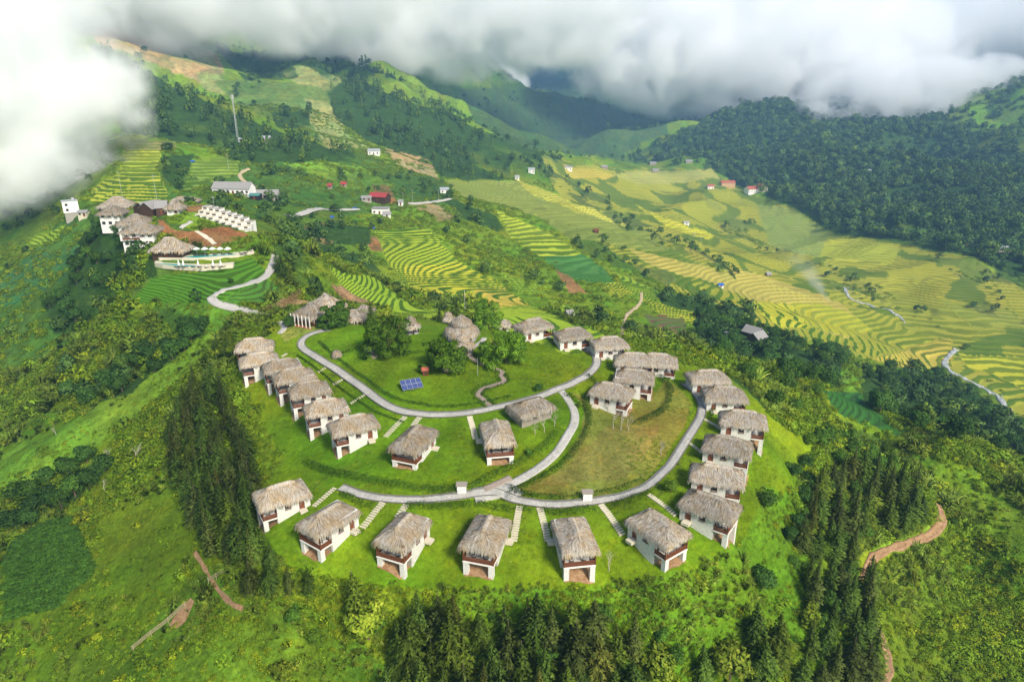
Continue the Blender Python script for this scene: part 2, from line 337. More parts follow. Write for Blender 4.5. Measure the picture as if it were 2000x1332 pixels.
TER = [ # polygon, tread, riser, step (m)
 ([(1060,300),(1130,320),(1230,330),(1320,325),(1410,345),(1480,385),(1560,410),(1620,455),(1760,478),(1900,505),(1960,545),(2010,575),(2010,860),(1960,790),(1850,742),(1780,722),(1700,705),(1640,690),(1500,640),(1400,600),(1300,560),(1180,480),(1120,420),(1080,360)], OLIVE, RISE, 1.5),
 ([(1620,455),(1760,482),(1740,520),(1600,500)], (.48,.47,.05), RISE, 1.4), ([(1480,400),(1560,410),(1620,455),(1600,500),(1500,480)], (.33,.37,.08), RISE, 1.4),
 ([(1870,690),(2010,700),(2010,760),(1890,715)], YEL, RISE, 1.4), ([(1840,590),(1960,600),(2010,640),(1900,640)], (.38,.38,.05), RISE, 1.4),
 ([(1700,700),(1860,660),(1860,720),(1780,722)], GOLD, RISE, 1.2), ([(1100,320),(1200,340),(1180,350),(1110,345)], GOLD, RISE, 2),
 ([(1190,335),(1400,330),(1410,350),(1250,360)], (.46,.42,.1), RISE, 2), ([(1240,395),(1290,420),(1400,460),(1390,470),(1300,440)], YEL, RISE, 2),
 ([(728,452),(832,445),(900,508),(960,543),(1035,592),(1000,615),(930,592),(850,577),(800,562),(765,520)], (.40,.46,.03), RISE, 1.35),
 ([(790,520),(900,510),(960,543),(1035,592),(1000,615),(930,592),(850,577),(805,562)], YEL, RISE, 1.35),
 ([(930,560),(985,560),(1035,595),(1000,615),(930,592)], GOLD, RISE, 1.35),
 ([(900,600),(1035,596),(1110,626),(1190,656),(1240,692),(1100,690),(1000,650),(930,635)], LIME, RISE, 1.35),
 ([(612,490),(650,512),(700,532),(760,538),(800,555),(870,600),(880,622),(760,618),(700,580),(655,545)], LIME, RISE, 1.3),
 ([(958,408),(1020,430),(1080,458),(1137,492),(1110,504),(1060,508),(1010,472)], (.50,.52,.04), RISE, 1.7),
 ([(1060,505),(1137,492),(1195,540),(1200,556),(1150,552),(1090,530)], (.10,.24,.05), (.05,.15,.03), 1.6),
 ([(1168,553),(1210,545),(1247,573),(1192,577)], YEL, RISE, 1.5), ([(1185,520),(1230,538),(1292,573),(1265,587),(1225,560)], LIME, RISE, 1.5),
 ([(970,530),(1070,560),(1080,575),(1010,575)], LIME, RISE, 1.3),
 ([(865,350),(1010,352),(1060,372),(1130,400),(1200,415),(1260,445),(1302,484),(1270,489),(1180,475),(1110,465),(1060,430),(1000,405),(940,392),(900,378)], (.30,.33,.06), (.12,.17,.03), 2.2),
 ([(1012,350),(1060,370),(1130,398),(1200,418),(1258,445),(1180,430),(1100,402),(1040,380)], (.58,.52,.07), RISE, 2.2),
 ([(1230,483),(1300,500),(1380,520),(1450,528),(1560,558),(1640,590),(1706,650),(1650,660),(1560,628),(1480,592),(1400,552),(1330,535),(1270,515)], (.55,.44,.09), (.25,.24,.05), 1.5),
 ([(1250,579),(1330,598),(1400,618),(1437,632),(1390,642),(1330,627),(1270,602)], YEL, RISE, 1.5),
 ([(1470,588),(1550,592),(1590,640),(1530,638),(1480,612)], YEL, RISE, 1.4),
 ([(1548,588),(1620,594),(1680,622),(1710,650),(1660,657),(1580,637)], (.50, .46, .035), (.20, .25, .03), 1.5),
 ([(245,288),(322,290),(312,330),(335,380),(300,397),(172,392),(180,364),(235,340)], (.48,.48,.05), RISE, 1.7),
 ([(240,272),(338,274),(342,290),(245,292)], (.30,.26,.1), RISE, 1.7), ([(375,312),(472,308),(472,345),(350,372),(352,350)], (.24,.32,.05), RISE, 1.8),
 ([(300,542),(500,505),(530,545),(430,588),(330,592),(255,592)], (.11,.27,.02), (.05,.12,.01), 1.3),
 ([(430,590),(520,545),(560,575),(510,602)], (.10,.24,.03), (.06,.12,.02), 1.2),
 ([(1590,758),(1700,770),(1790,815),(1760,855),(1650,815)], (.05,.16,.03), (.03,.08,.02), 1.6),
 ([(1255,612),(1340,618),(1350,656),(1290,655)], (.22,.13,.07), (.08,.14,.03), 1.4), ([(50,460),(130,440),(110,470),(60,480)], LIME, RISE, 1.5),
]
FOR = [ # polygon, density 0..1, kind (0 mixed broadleaf, 1 taller dark)
 ([(180,85),(250,110),(330,165),(440,213),(520,250),(640,290),(680,312),(560,312),(470,300),(380,280),(300,268),(240,262),(225,200),(190,160)], .95, 1),
 ([(640,180),(700,120),(760,150),(900,230),(1000,300),(1003,352),(930,352),(860,345),(830,310),(700,272),(655,230)], 1, 1),
 ([(340,20),(500,50),(700,120),(640,150),(500,100),(400,70)], .9, 0), ([(420,90),(560,118),(575,152),(480,162),(440,112)], .9, 0),
 ([(530,222),(600,212),(602,248),(540,252)], .9, 0), ([(450,283),(680,290),(690,312),(500,322),(450,312)], 1, 1), ([(460,60),(640,120),(560,130),(470,90)], .6, 0),
 ([(1290,275),(1400,232),(1500,195),(1720,225),(1850,255),(2010,285),(2010,560),(1900,503),(1760,478),(1620,452),(1560,408),(1490,385),(1420,345),(1320,322),(1230,312)], .95, 0),
 ([(900,240),(1000,280),(1100,312),(1085,332),(1010,342),(1000,300)], .8, 0), ([(1150,290),(1290,300),(1320,322),(1200,318)], .5, 0), ([(900,130),(1400,150),(1700,100),(2010,120),(2010,280),(1500,200),(1000,200)], .5, 0),
 ([(1368,608),(1480,642),(1560,680),(1640,690),(1645,752),(1560,772),(1480,742),(1400,702),(1355,655)], 1, 0), ([(1390,700),(1520,740),(1600,760),(1600,850),(1500,800),(1430,742)], .85, 0),
 ([(1680,728),(1780,718),(1850,740),(1990,838),(2010,880),(2010,980),(1900,915),(1800,872),(1750,835),(1690,790)], 1, 0), ([(1600,800),(1700,850),(1780,870),(1700,880),(1600,850)], .7, 0),
 ([(90,600),(150,520),(190,440),(235,440),(300,490),(310,540),(240,572),(180,640),(110,650)], 1, 0),
 ([(120,770),(200,725),(260,705),(330,660),(370,612),(405,640),(350,700),(250,770),(150,800)], 1, 0), ([(0,985),(100,935),(190,898),(212,930),(120,1000),(0,1085)], 1, 0), ([(170,650),(330,600),(380,620),(300,680),(190,720)], .5, 0),
 ([(480,400),(600,330),(700,340),(860,345),(900,380),(840,392),(700,380),(560,430)], .45, 0), ([(560,420),(640,425),(720,450),(720,480),(640,470),(560,460)], .8, 0),
 ([(600,475),(700,495),(780,562),(870,600),(820,602),(740,548),(640,520)], .75, 0), ([(530,460),(580,470),(600,520),(600,570),(560,560),(535,510)], .8, 0),
 ([(838,372),(900,392),(960,420),(985,450),(940,452),(880,402)], .9, 0), ([(1090,425),(1200,478),(1262,502),(1322,542),(1300,560),(1240,528),(1150,502),(1120,470)], .55, 0),
 ([(1275,568),(1340,578),(1450,600),(1480,620),(1440,637),(1380,615),(1290,592)], 1, 0), ([(1000,290),(1110,350),(1200,402),(1330,468),(1430,520),(1440,545),(1300,492),(1180,422),(1060,350)], .6, 0),
 ([(880,560),(1000,540),(1100,560),(1250,610),(1350,700),(1240,680),(1050,600)], .12, 0), ([(700,400),(900,420),(1100,520),(1200,580),(1080,560),(860,450)], .12, 0),
 ([(330,300),(380,300),(350,380),(320,340)], .8, 0), ([(200,280),(240,270),(200,360),(60,420),(40,380)], .5, 0), ([(480,330),(560,320),(640,340),(620,390),(500,380)], .25, 0), ([(500,380),(720,400),(640,440),(500,460)], .5, 0),
 ([(1560,500),(1620,520),(1780,590),(1900,680),(1860,690),(1740,610),(1640,570)], .3, 0), ([(1380,380),(1480,450),(1560,520),(1500,510),(1400,440)], .3, 0), ([(1780,480),(1980,540),(2010,620),(1900,560)], .6, 0),
 ([(0,380),(120,420),(60,470),(0,480)], .4, 0), ([(1880,600),(2010,560),(2010,640)], .5, 0), ([(1860,690),(1960,760),(2010,830),(1990,840),(1900,770),(1840,720)], .35, 0),
]
big = fbm(GX, GY, 38, 4, 40); big2 = fbm(GX, GY, 120, 3, 44); fine = fbm(GX, GY, 4, 2, 48)
col = np.empty(GX.shape + (3,)); col[:] = SHRUB
col *= (1 + 0.9 * big + .5 * big2)[..., None]
col[..., 0] *= 1 + 1.1 * fbm(GX, GY, 26, 3, 52)
fb = sstep(1900, 2900, RR)[..., None]; col = col * (1 - fb) + np.array((.035, .075, .028)) * (1 + .9 * big2)[..., None] * fb
for poly, c in COV:
    m = pip(poly, UW, VW); base = np.array(c) * (1 + 0.8 * big[m] + .5 * fine[m])[:, None]; base[:, 0] *= 1 + .7 * fbm(GX[m], GY[m], 17, 3, 55); col[m] = base
lawnmask = pip(HILL, UW, VW) | pip([(1490,800),(1590,870),(1580,925),(1530,965),(1480,930)], UW, VW)
meadowmask = pip(MEADOW, UW, VW)
tread = col.copy(); riser = col.copy(); tmask = np.zeros(GX.shape); tstep = np.ones(GX.shape)
terid = np.zeros(GX.shape, int)
cellr = np.floor(fbm(GX, GY, 90, 3, 60) * 9)
cv = _h(cellr, cellr * 0 + 3, 5)
for k, (poly, ct, cr, st) in enumerate(TER):
    m = pip(poly, UW, VW); f = 1 + 0.35 * big[m]
    ctt = np.array(ct)[None] * f[:, None]
    if k == 0:   # valley floor fields ripen unevenly
        w = cv[m][:, None]; ctt = ctt * (1 - w) + w * np.array([[.40, .40, .05]]) ; ctt = np.where(cv[m][:, None] < .27, np.array([[.15, .20, .025]]), ctt)
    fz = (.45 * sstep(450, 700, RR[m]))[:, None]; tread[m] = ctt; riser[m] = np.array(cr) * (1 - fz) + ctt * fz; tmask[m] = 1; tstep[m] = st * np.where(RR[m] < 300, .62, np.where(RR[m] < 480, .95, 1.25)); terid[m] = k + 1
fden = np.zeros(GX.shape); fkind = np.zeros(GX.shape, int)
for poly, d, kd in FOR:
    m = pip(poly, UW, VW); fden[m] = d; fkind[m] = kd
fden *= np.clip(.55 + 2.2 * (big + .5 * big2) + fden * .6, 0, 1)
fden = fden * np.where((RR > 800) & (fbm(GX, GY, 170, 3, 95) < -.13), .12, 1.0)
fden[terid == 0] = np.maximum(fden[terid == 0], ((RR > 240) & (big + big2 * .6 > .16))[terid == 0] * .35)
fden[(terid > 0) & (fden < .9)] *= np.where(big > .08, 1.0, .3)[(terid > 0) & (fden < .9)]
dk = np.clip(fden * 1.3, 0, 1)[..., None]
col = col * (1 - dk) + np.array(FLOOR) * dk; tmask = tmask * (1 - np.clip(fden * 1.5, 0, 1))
# real steps where rice terraces are near enough
tilt = (.075 * sstep(330, 450, RR) + .03 * sstep(600, 900, RR)) * GY
phase = (GH + tilt) / tstep
fr = phase - np.floor(phase)
stepd = (np.floor(phase) + sstep(.62, 1.0, fr)) * tstep
GH0 = GH.copy()
tm_s = tmask * (RR < 1200)
GH = GH * (1 - tm_s) + (stepd - tilt) * tm_s
# ground relief of undergrowth
rough = (1 - tmask) * (~(lawnmask | meadowmask)) * (1 - .6 * (RR > 700))
GH += rough * fbm(GX, GY, 2.6, 3, 81) * np.clip(RR / 250, .5, 2.0) * 1.1
GH += lawnmask * fbm(GX, GY, 2.0, 2, 82) * .12

# ------------------------------------------------------------------ ground material
def ground_material():
    m = new_mat('ground_cover', rough=.95, spec=.05); t = NT(m); P = t.pos()
    c = t.attr('cover'); tr = t.attr('tread'); ri = t.attr('riser'); ph = t.attr('phase', 'Fac'); tm = t.attr('terraced', 'Fac'); gr = t.attr('grain', 'Fac')
    dn = t.noise(.05, 4, .6, P); wig = t.math('MULTIPLY', t.math('SUBTRACT', dn, .5), 1.1)
    p2 = t.math('ADD', ph, wig); fl = t.math('FLOOR', p2); fr = t.math('FRACT', p2)
    wnz = t.n('ShaderNodeTexWhiteNoise', noise_dimensions='1D'); t.l(fl, wnz.inputs['W'])
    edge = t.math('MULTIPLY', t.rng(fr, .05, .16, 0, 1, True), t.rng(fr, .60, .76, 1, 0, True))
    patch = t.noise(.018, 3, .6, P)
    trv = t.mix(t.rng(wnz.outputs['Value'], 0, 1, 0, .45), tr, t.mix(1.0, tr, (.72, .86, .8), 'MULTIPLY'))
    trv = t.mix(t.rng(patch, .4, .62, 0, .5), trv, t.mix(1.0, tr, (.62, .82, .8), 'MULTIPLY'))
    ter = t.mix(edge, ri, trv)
    n1 = t.noise(1.1, 5, .7, P); n2 = t.noise(.16, 4, .65, P); n3 = t.noise(5.5, 3, .7, P)
    k1 = t.rng(n1, .3, .7, .55, 1.45); k2 = t.rng(n2, .3, .7, .7, 1.3); k3 = t.rng(n3, .3, .7, .72, 1.28)
    k = t.math('MULTIPLY', t.math('MULTIPLY', k1, k2), k3)
    k = t.mix(gr, t.math('POWER', k, .45), k)
    com = t.n('ShaderNodeCombineColor'); t.l(k, com.inputs[0]); t.l(k, com.inputs[1]); t.l(k, com.inputs[2])
    base = t.mix(1.0, c, com.outputs[0], 'MULTIPLY')
    # yellowing and bluish leaf patches
    base = t.mix(t.rng(t.noise(.45, 4, .7, P), .52, .72, 0, .55), base, t.mix(1.0, base, (1.7, 1.25, .7), 'MULTIPLY'))
    base = t.mix(tm, base, ter)
    t.color(base); t.bump(t.math('ADD', n1, t.math('MULTIPLY', n3, .4)), .7, .5)
    return m
GM = ground_material()
nr, nc = GX.shape
idx = np.arange(nr * nc).reshape(nr, nc)
Q = np.stack([idx[:-1, :-1], idx[:-1, 1:], idx[1:, 1:], idx[1:, :-1]], -1).reshape(-1, 4)[:, ::-1]
ter_f = (tmask[:-1, :-1] > .5).ravel(); lawn_f = (lawnmask[:-1, :-1]).ravel(); mead_f = meadowmask[:-1, :-1].ravel()
far_f = (RR[:-1, :-1] > 800).ravel(); sky_f = (V[:-1, :-1] < 300).ravel()
left_f = (GX[:-1, :-1] < -.05 * GY[:-1, :-1]).ravel()
valley_f = pip(TER[0][0], UW, VW)[:-1, :-1].ravel()
cls = np.where(far_f, np.where(left_f, 1, 2), 0)
cls = np.where(valley_f & ~ter_f, 3, cls); cls = np.where(ter_f, 4, cls); cls = np.where(ter_f & valley_f, 5, cls); cls = np.where(lawn_f, 6, cls); cls = np.where(mead_f, 7, cls)
allV = np.stack([GX, GY, GH], -1).reshape(-1, 3)
def add_attr(me, name, typ, data):
    a = me.attributes.new(name, typ, 'POINT')
    a.data.foreach_set('color' if typ == 'FLOAT_COLOR' else 'value', np.ascontiguousarray(data, np.float32).ravel())
c4 = lambda a: np.concatenate([a.reshape(-1, 3).clip(0, 1), np.ones((a.size // 3, 1))], 1)
COV4, TR4, RI4 = c4(col), c4(tread), c4(riser)
PHS = phase.ravel(); TM = tmask.ravel(); GR = np.where(lawnmask | meadowmask, 0.4, 1.0).ravel()
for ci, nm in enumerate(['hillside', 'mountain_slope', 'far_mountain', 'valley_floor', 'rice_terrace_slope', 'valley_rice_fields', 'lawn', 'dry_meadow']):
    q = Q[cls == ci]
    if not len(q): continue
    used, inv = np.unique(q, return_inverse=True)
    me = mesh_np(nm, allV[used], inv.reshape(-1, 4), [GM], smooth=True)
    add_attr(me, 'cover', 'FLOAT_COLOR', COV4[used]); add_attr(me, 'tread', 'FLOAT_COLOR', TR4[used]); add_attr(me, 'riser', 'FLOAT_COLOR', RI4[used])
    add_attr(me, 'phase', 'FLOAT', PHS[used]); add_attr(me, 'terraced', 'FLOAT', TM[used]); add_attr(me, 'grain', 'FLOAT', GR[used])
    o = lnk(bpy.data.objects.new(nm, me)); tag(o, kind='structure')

# ------------------------------------------------------------------ air: haze and clouds
def vol_mat(name, color, dens, aniso=.2):
    m = bpy.data.materials.new(name); m.use_nodes = True; nt = m.node_tree; nt.nodes.clear()
    o = nt.nodes.new('ShaderNodeOutputMaterial'); p = nt.nodes.new('ShaderNodeVolumePrincipled')
    p.inputs['Color'].default_value = (*color, 1); p.inputs['Density'].default_value = dens; p.inputs['Anisotropy'].default_value = aniso
    nt.links.new(p.outputs[0], o.inputs['Volume']); return m, p
HAZE, hp = vol_mat('haze', (.32, .58, 1.0), 0.00017, .1)
hz = MB().box(-7200, 7200, -7200, 7200, -260, 620).build('haze', HAZE); tag(hz, 'thin blue haze filling the air of the whole valley', 'haze', kind='stuff')
def cloud_mat(scale, dens, K, N, soft):
    m, p = vol_mat('cloud_vapour', (1, 1, 1), 1.0, -0.45); t = NT(m)
    oc = t.obj(); ln = t.n('ShaderNodeVectorMath', operation='LENGTH'); t.l(oc, ln.inputs[0])
    P = t.pos(); nz = t.noise(1.0 / scale, 5, .55, P)
    d = t.math('SUBTRACT', 1.0, ln.outputs['Value'])
    a = t.math('ADD', t.math('MULTIPLY', d, K), t.math('MULTIPLY', t.math('SUBTRACT', nz, .5), N))
    a = t.math('MULTIPLY', t.rng(a, 0, soft, 0, 1, True), t.rng(d, 0, .12, 0, 1))
    t.l(t.math('MULTIPLY', a, dens), p.inputs['Density']); return m
bme = None
def cloud(u, v, Y, ru, rv, ry, mat, label):
    """vapour body centred on a sight line at distance Y; radii ru, rv given in pixels there, ry in metres"""
    global bme
    c = at_y(u, v, Y); dep = c[1] * cs - (c[2] - CAMZ) * sn; s = dep / F
    if bme is None:
        import bmesh
        b = bmesh.new(); bmesh.ops.create_icosphere(b, subdivisions=3, radius=1.0); bme = bpy.data.meshes.new('cloud'); b.to_mesh(bme); b.free()
    me = bme.copy(); me.materials.append(mat); o = lnk(bpy.data.objects.new('cloud', me)); o.location = c; o.scale = (ru * s, ry, rv * s)
    tag(o, label, 'cloud', 'low clouds over the mountains', 'stuff'); return o
CM1 = cloud_mat(42, .030, 1.6, 4.4, .9)
CM2 = cloud_mat(110, .015, 2.0, 5.2, .45)
CM3 = cloud_mat(190, .010, 2.0, 5.2, .5)
CM4 = cloud_mat(90, .020, 2.6, 5.6, .35)
cloud(-10, 130, 480, 300, 310, 100, CM1, 'white cloud bank hiding the left mountain above the white tower house')
cloud(430, -70, 1250, 520, 185, 220, CM2, 'pale cloud base touching the upper fields of the left mountain')
cloud(900, -5, 1700, 430, 165, 240, CM2, 'broad grey-white cloud over the head of the valley')
cloud(1480, 95, 2100, 430, 150, 300, CM4, 'long cloud bank lying on the crest of the right mountain')
cloud(1900, 30, 2300, 420, 130, 300, CM3, 'cloud above the blue gap at the right')
cloud(1000, -75, 3300, 1500, 220, 400, CM3, 'high cloud layer behind the valley')
cloud(1850, 200, 1750, 300, 95, 160, CM4, 'puffy cloud low behind the right mountain shoulder')
cloud(930, 165, 2800, 110, 45, 140, CM4, 'small wisp of cloud at the head of the valley')
# ------------------------------------------------------------------ building materials
def thatch_material():
    m = new_mat('thatch', rough=.95, spec=.05); t = NT(m)
    tone = t.attr('tone', 'Fac'); oi = t.n('ShaderNodeObjectInfo').outputs['Random']; P = t.obj()
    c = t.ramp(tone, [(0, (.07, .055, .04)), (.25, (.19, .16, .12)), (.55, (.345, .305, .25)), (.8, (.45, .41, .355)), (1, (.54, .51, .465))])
    tan = t.mix(1.0, c, (1.0, .82, .55), 'MULTIPLY')
    c = t.mix(t.rng(t.noise(.5, 3, .6, P), .42, .66, 0, .8), c, tan)
    c = t.mix(t.rng(t.noise(1.7, 4, .7, P), .6, .78, 0, .35), c, (.16, .14, .07))
    k = t.rng(oi, 0, 1, .78, 1.18); com = t.n('ShaderNodeCombineColor'); [t.l(k, com.inputs[i]) for i in range(3)]
    t.color(t.mix(1.0, c, com.outputs[0], 'MULTIPLY')); return m
THATCH = thatch_material()
def plaster_mat(name, col, stain=.35, stone=0.0):
    m = new_mat(name, col, rough=.9, spec=.1); t = NT(m); P = t.obj()
    n = t.noise(.9, 4, .65, P); n2 = t.noise(6, 4, .7, P)
    c = t.mix(t.rng(n, .5, .75, 0, stain), col, (col[0] * .78, col[1] * .68, col[2] * .52))
    c = t.mix(t.rng(n2, .45, .7, 0, .25), c, (col[0] * .62, col[1] * .6, col[2] * .56))
    if stone:
        vo = t.n('ShaderNodeTexVoronoi', feature='DISTANCE_TO_EDGE'); vo.inputs['Scale'].default_value = 2.6; t.l(P, vo.inputs['Vector'])
        e = t.rng(vo.outputs['Distance'], 0, .09, 1, 0); c = t.mix(t.math('MULTIPLY', e, stone), c, (.26, .23, .19))
        t.bump(t.math('SUBTRACT', n2, e), .8, .06)
    else: t.bump(n2, .5, .04)
    t.color(c); return m
WHITE = plaster_mat('whitewashed_wall', (.84, .82, .77), .25); STONE = plaster_mat('whitewashed_stone', (.84, .815, .76), .3, .35)
GREYST = plaster_mat('grey_stone', (.42, .39, .34), .4, .6); CREAM = plaster_mat('cream_slab', (.66, .60, .46), .5)
def wood_mat(name, col):
    m = new_mat(name, col, rough=.65, spec=.25); t = NT(m); P = t.obj()
    w = t.n('ShaderNodeTexWave'); w.inputs['Scale'].default_value = 3; w.inputs['Distortion'].default_value = 6; w.inputs['Detail'].default_value = 3; t.l(P, w.inputs['Vector'])
    t.color(t.mix(w.outputs['Fac'], (col[0] * .7, col[1] * .65, col[2] * .6), (col[0] * 1.3, col[1] * 1.3, col[2] * 1.3))); return m
WOOD = wood_mat('reddish_wood', (.16, .055, .025)); DKWOOD = wood_mat('dark_wood', (.07, .04, .025)); GREYWOOD = wood_mat('weathered_wood', (.34, .30, .25)); BAMBOO = wood_mat('bamboo', (.5, .37, .18))
GLASS = new_mat('window_glass', (.03, .04, .05), rough=.12, spec=.6); DARK = new_mat('dark_interior', (.025, .02, .018), rough=.8)
SOILM = new_mat('bare_soil', (.34, .19, .10), .95); t_ = NT(SOILM); t_.color(t_.mix(t_.rng(t_.noise(1.3, 5, .7, t_.pos()), .35, .65, 0, 1), (.24, .13, .06), (.42, .27, .15)))
BLACK = new_mat('black_wicker', (.03, .03, .032), .6); CUSHION = new_mat('pale_cushion', (.6, .58, .54), .9); METAL = new_mat('galvanised_metal', (.45, .46, .48), .5, .5)
WHITEP = new_mat('white_canvas', (.8, .79, .76), .8); RED = new_mat('red_roof_sheet', (.36, .05, .05), .6); GREYROOF = plaster_mat('grey_roof', (.30, .29, .28)); TEAL = new_mat('teal_sheet', (.08, .22, .2), .5); BLUEP = new_mat('blue_tarp', (.03, .12, .5), .6)
ORANGEW = plaster_mat('ochre_wall', (.66, .42, .22)); REDTILE = plaster_mat('red_tile_roof', (.42, .12, .08)); TINROOF = new_mat('tin_roof', (.36, .38, .40), .5, .3)

# ------------------------------------------------------------------ thatched roofs (real strands laid in courses over a curved hip)
def thatch_mesh(name, hx, hy, rise, hip, n=1500, seed=1, rnd=None, over=.55, droop=.25, wmin=.10, wmax=.24, lmin=.9, lmax=1.6):
    """plan half sizes hx (x), hy (y), ridge along y with length 2*(hy-hip); rnd: radius of a round roof instead"""
    r = np.random.default_rng(seed)
    def H(x, y):
        if rnd: tt = 1 - np.hypot(x, y) / rnd
        else:
            tx = 1 - np.abs(x) / hx; ty = (hy - np.abs(y)) / hip; kk = 9.0
            tt = -np.log(np.exp(-kk * tx) + np.exp(-kk * ty)) / kk; tt = np.minimum(tt, 1)
        tt = np.clip(tt, -.25, 1); return rise * (tt - .06 * np.sin(np.clip(tt, 0, 1) * np.pi)) - droop * np.clip(.14 - tt, 0, 1) * 3
    def G(x, y):
        e = .04; return (H(x + e, y) - H(x - e, y)) / (2 * e), (H(x, y + e) - H(x, y - e)) / (2 * e)
    V = []; Fq = []; T = []; nb = 0
    # body of the roof
    if rnd:
        nr_, na = 10, 36; a = np.linspace(0, 2 * np.pi, na, endpoint=False); rad = np.linspace(.02, rnd * .99, nr_)
        A, Rd = np.meshgrid(a, rad); X, Y = Rd * np.cos(A), Rd * np.sin(A); wrap = True
    else:
        xs = np.linspace(-hx * .985, hx * .985, 25); ys = np.linspace(-hy * .985, hy * .985, 33); X, Y = np.meshgrid(xs, ys); wrap = False
        # round the corners of the plan
        cr = 1.1; qx = np.maximum(np.abs(X) - (hx - cr), 0); qy = np.maximum(np.abs(Y) - (hy - cr), 0); q = np.hypot(qx, qy); k = np.where(q > cr, cr / np.maximum(q, 1e-6), 1)
        X = np.sign(X) * (np.abs(X) - qx + qx * k); Y = np.sign(Y) * (np.abs(Y) - qy + qy * k)
    Z = H(X, Y) + (r.random(X.shape) - .5) * .06; a_, b_ = X.shape
    top = np.stack([X, Y, Z], -1).reshape(-1, 3); bot = top.copy(); bot[:, 2] = np.minimum(bot[:, 2] - .34, bot[:, 2]); ii = np.arange(a_ * b_).reshape(a_, b_)
    jn = np.roll(ii, -1, 1) if wrap else ii[:, 1:]; i0 = ii if wrap else ii[:, :-1]
    q = np.stack([i0[:-1], jn[:-1], jn[1:], i0[1:]], -1).reshape(-1, 4); q = q[:, ::-1] if wrap else q
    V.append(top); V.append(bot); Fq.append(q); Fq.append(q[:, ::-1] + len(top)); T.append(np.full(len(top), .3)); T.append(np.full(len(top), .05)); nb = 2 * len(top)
    # rim
    if wrap: ring = ii[-1]
    else: ring = np.concatenate([ii[0, :-1], ii[:-1, -1], ii[-1, :0:-1], ii[:0:-1, 0]])
    rn = np.roll(ring, -1); Fq.append(np.stack([ring + len(top), rn + len(top), rn, ring], -1)[:, ::-1] if wrap else np.stack([ring + len(top), rn + len(top), rn, ring], -1))
    # strands
    def strands(px, py, gx, gy, L, W, lift0, lift1, tone, segs=3, extra=0.0):
        nonlocal nb
        m = len(px); g = np.hypot(gx, gy) + 1e-6; dx, dy = -gx / g, -gy / g
        jit = r.normal(0, .11, m); c, s = np.cos(jit), np.sin(jit); dx, dy = dx * c - dy * s, dx * s + dy * c
        slope = 1 / np.sqrt(1 + np.minimum(g, 1.2) ** 2); pts_ = []
        for k in range(segs + 1):
            f = k / segs; x = px + dx * L * f * slope; y = py + dy * L * f * slope
            if rnd: o = np.maximum(np.hypot(x, y) - rnd, 0) / 1.0
            else: o = np.maximum(np.maximum(np.abs(x) - hx, np.abs(y) - hy), 0)
            x = x - dx * o * .62; y = y - dy * o * .62
            z = H(x, y) - o * 1.05 + lift0 + (lift1 - lift0) * f + extra * f
            w = W * (1 - .55 * f * f) * .5; tw = r.normal(0, .02, m)
            pts_.append(np.stack([x - dy * w, y + dx * w, z + tw], -1)); pts_.append(np.stack([x + dy * w, y - dx * w, z - tw], -1))
        A = np.stack(pts_, 1).reshape(-1, 3); nv = 2 * (segs + 1); V.append(A)
        b = nb + np.arange(m)[:, None] * nv
        for k in range(segs): Fq.append(np.concatenate([b + 2 * k, b + 2 * k + 1, b + 2 * k + 3, b + 2 * k + 2], 1))
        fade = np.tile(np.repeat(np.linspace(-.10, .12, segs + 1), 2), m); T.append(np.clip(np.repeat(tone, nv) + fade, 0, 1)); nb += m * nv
    if rnd:
        a = r.random(n) * 2 * np.pi; q_ = rnd * np.sqrt(r.random(n)); px, py = q_ * np.cos(a), q_ * np.sin(a)
    else: px, py = (r.random(n) * 2 - 1) * hx * .99, (r.random(n) * 2 - 1) * hy * .99
    gx, gy = G(px, py); tn = np.clip(r.normal(.52, .21, n), 0, 1)
    strands(px, py, gx, gy, r.uniform(lmin, lmax, n), r.uniform(wmin, wmax, n), .02, r.uniform(.02, .12, n), tn)
    # eave fringe
    m = int(n * .38); w = r.random(m)
    if rnd: a = w * 2 * np.pi; px, py = rnd * .9 * np.cos(a), rnd * .9 * np.sin(a)
    else:
        per = 2 * (hx + hy); s = w * per * 2; s = s % (2 * per) / 2; s = w * (2 * per); sx = 2 * hx; sy = 2 * hy
        px = np.where(s < sx, s - hx, np.where(s < sx + sy, hx, np.where(s < 2 * sx + sy, s - sx - sy - hx, -hx)))
        py = np.where(s < sx, -hy, np.where(s < sx + sy, s - sx - hy, np.where(s < 2 * sx + sy, hy, s - 2 * sx - sy - hy)))
        cr = 1.0; qx = np.maximum(np.abs(px) - (hx - cr), 0); qy = np.maximum(np.abs(py) - (hy - cr), 0); qq = np.hypot(qx, qy); k = np.where(qq > cr, cr / np.maximum(qq, 1e-6), 1)
        px = np.sign(px) * (np.abs(px) - qx + qx * k) * .965; py = np.sign(py) * (np.abs(py) - qy + qy * k) * .975
    gx, gy = G(px * .985, py * .985)
    strands(px, py, gx, gy, r.uniform(.35, 1.0, m) * over / .55, r.uniform(wmin, wmax, m), .02, 0, np.clip(r.normal(.62, .2, m), 0, 1), 3)
    # ridge and hip bundles, paler
    if not rnd:
        L = hy - hip; m = int(n * .2); py = r.uniform(-L - .3, L + .3, m); sg = np.where(r.random(m) < .5, -1, 1); px = -sg * r.uniform(0, .12, m)
        strands(px, py, -sg * 1.0, np.zeros(m), r.uniform(.5, .95, m), r.uniform(.12, .26, m), r.uniform(.04, .15, m), r.uniform(.02, .16, m), np.clip(r.normal(.66, .2, m), 0, 1), 3)
    V = np.concatenate(V); Fq = np.concatenate(Fq); T = np.concatenate(T)
    me = mesh_np(name, V, Fq, [THATCH], smooth=False); a = me.attributes.new('tone', 'FLOAT', 'POINT'); a.data.foreach_set('value', T.astype(np.float32)); return me

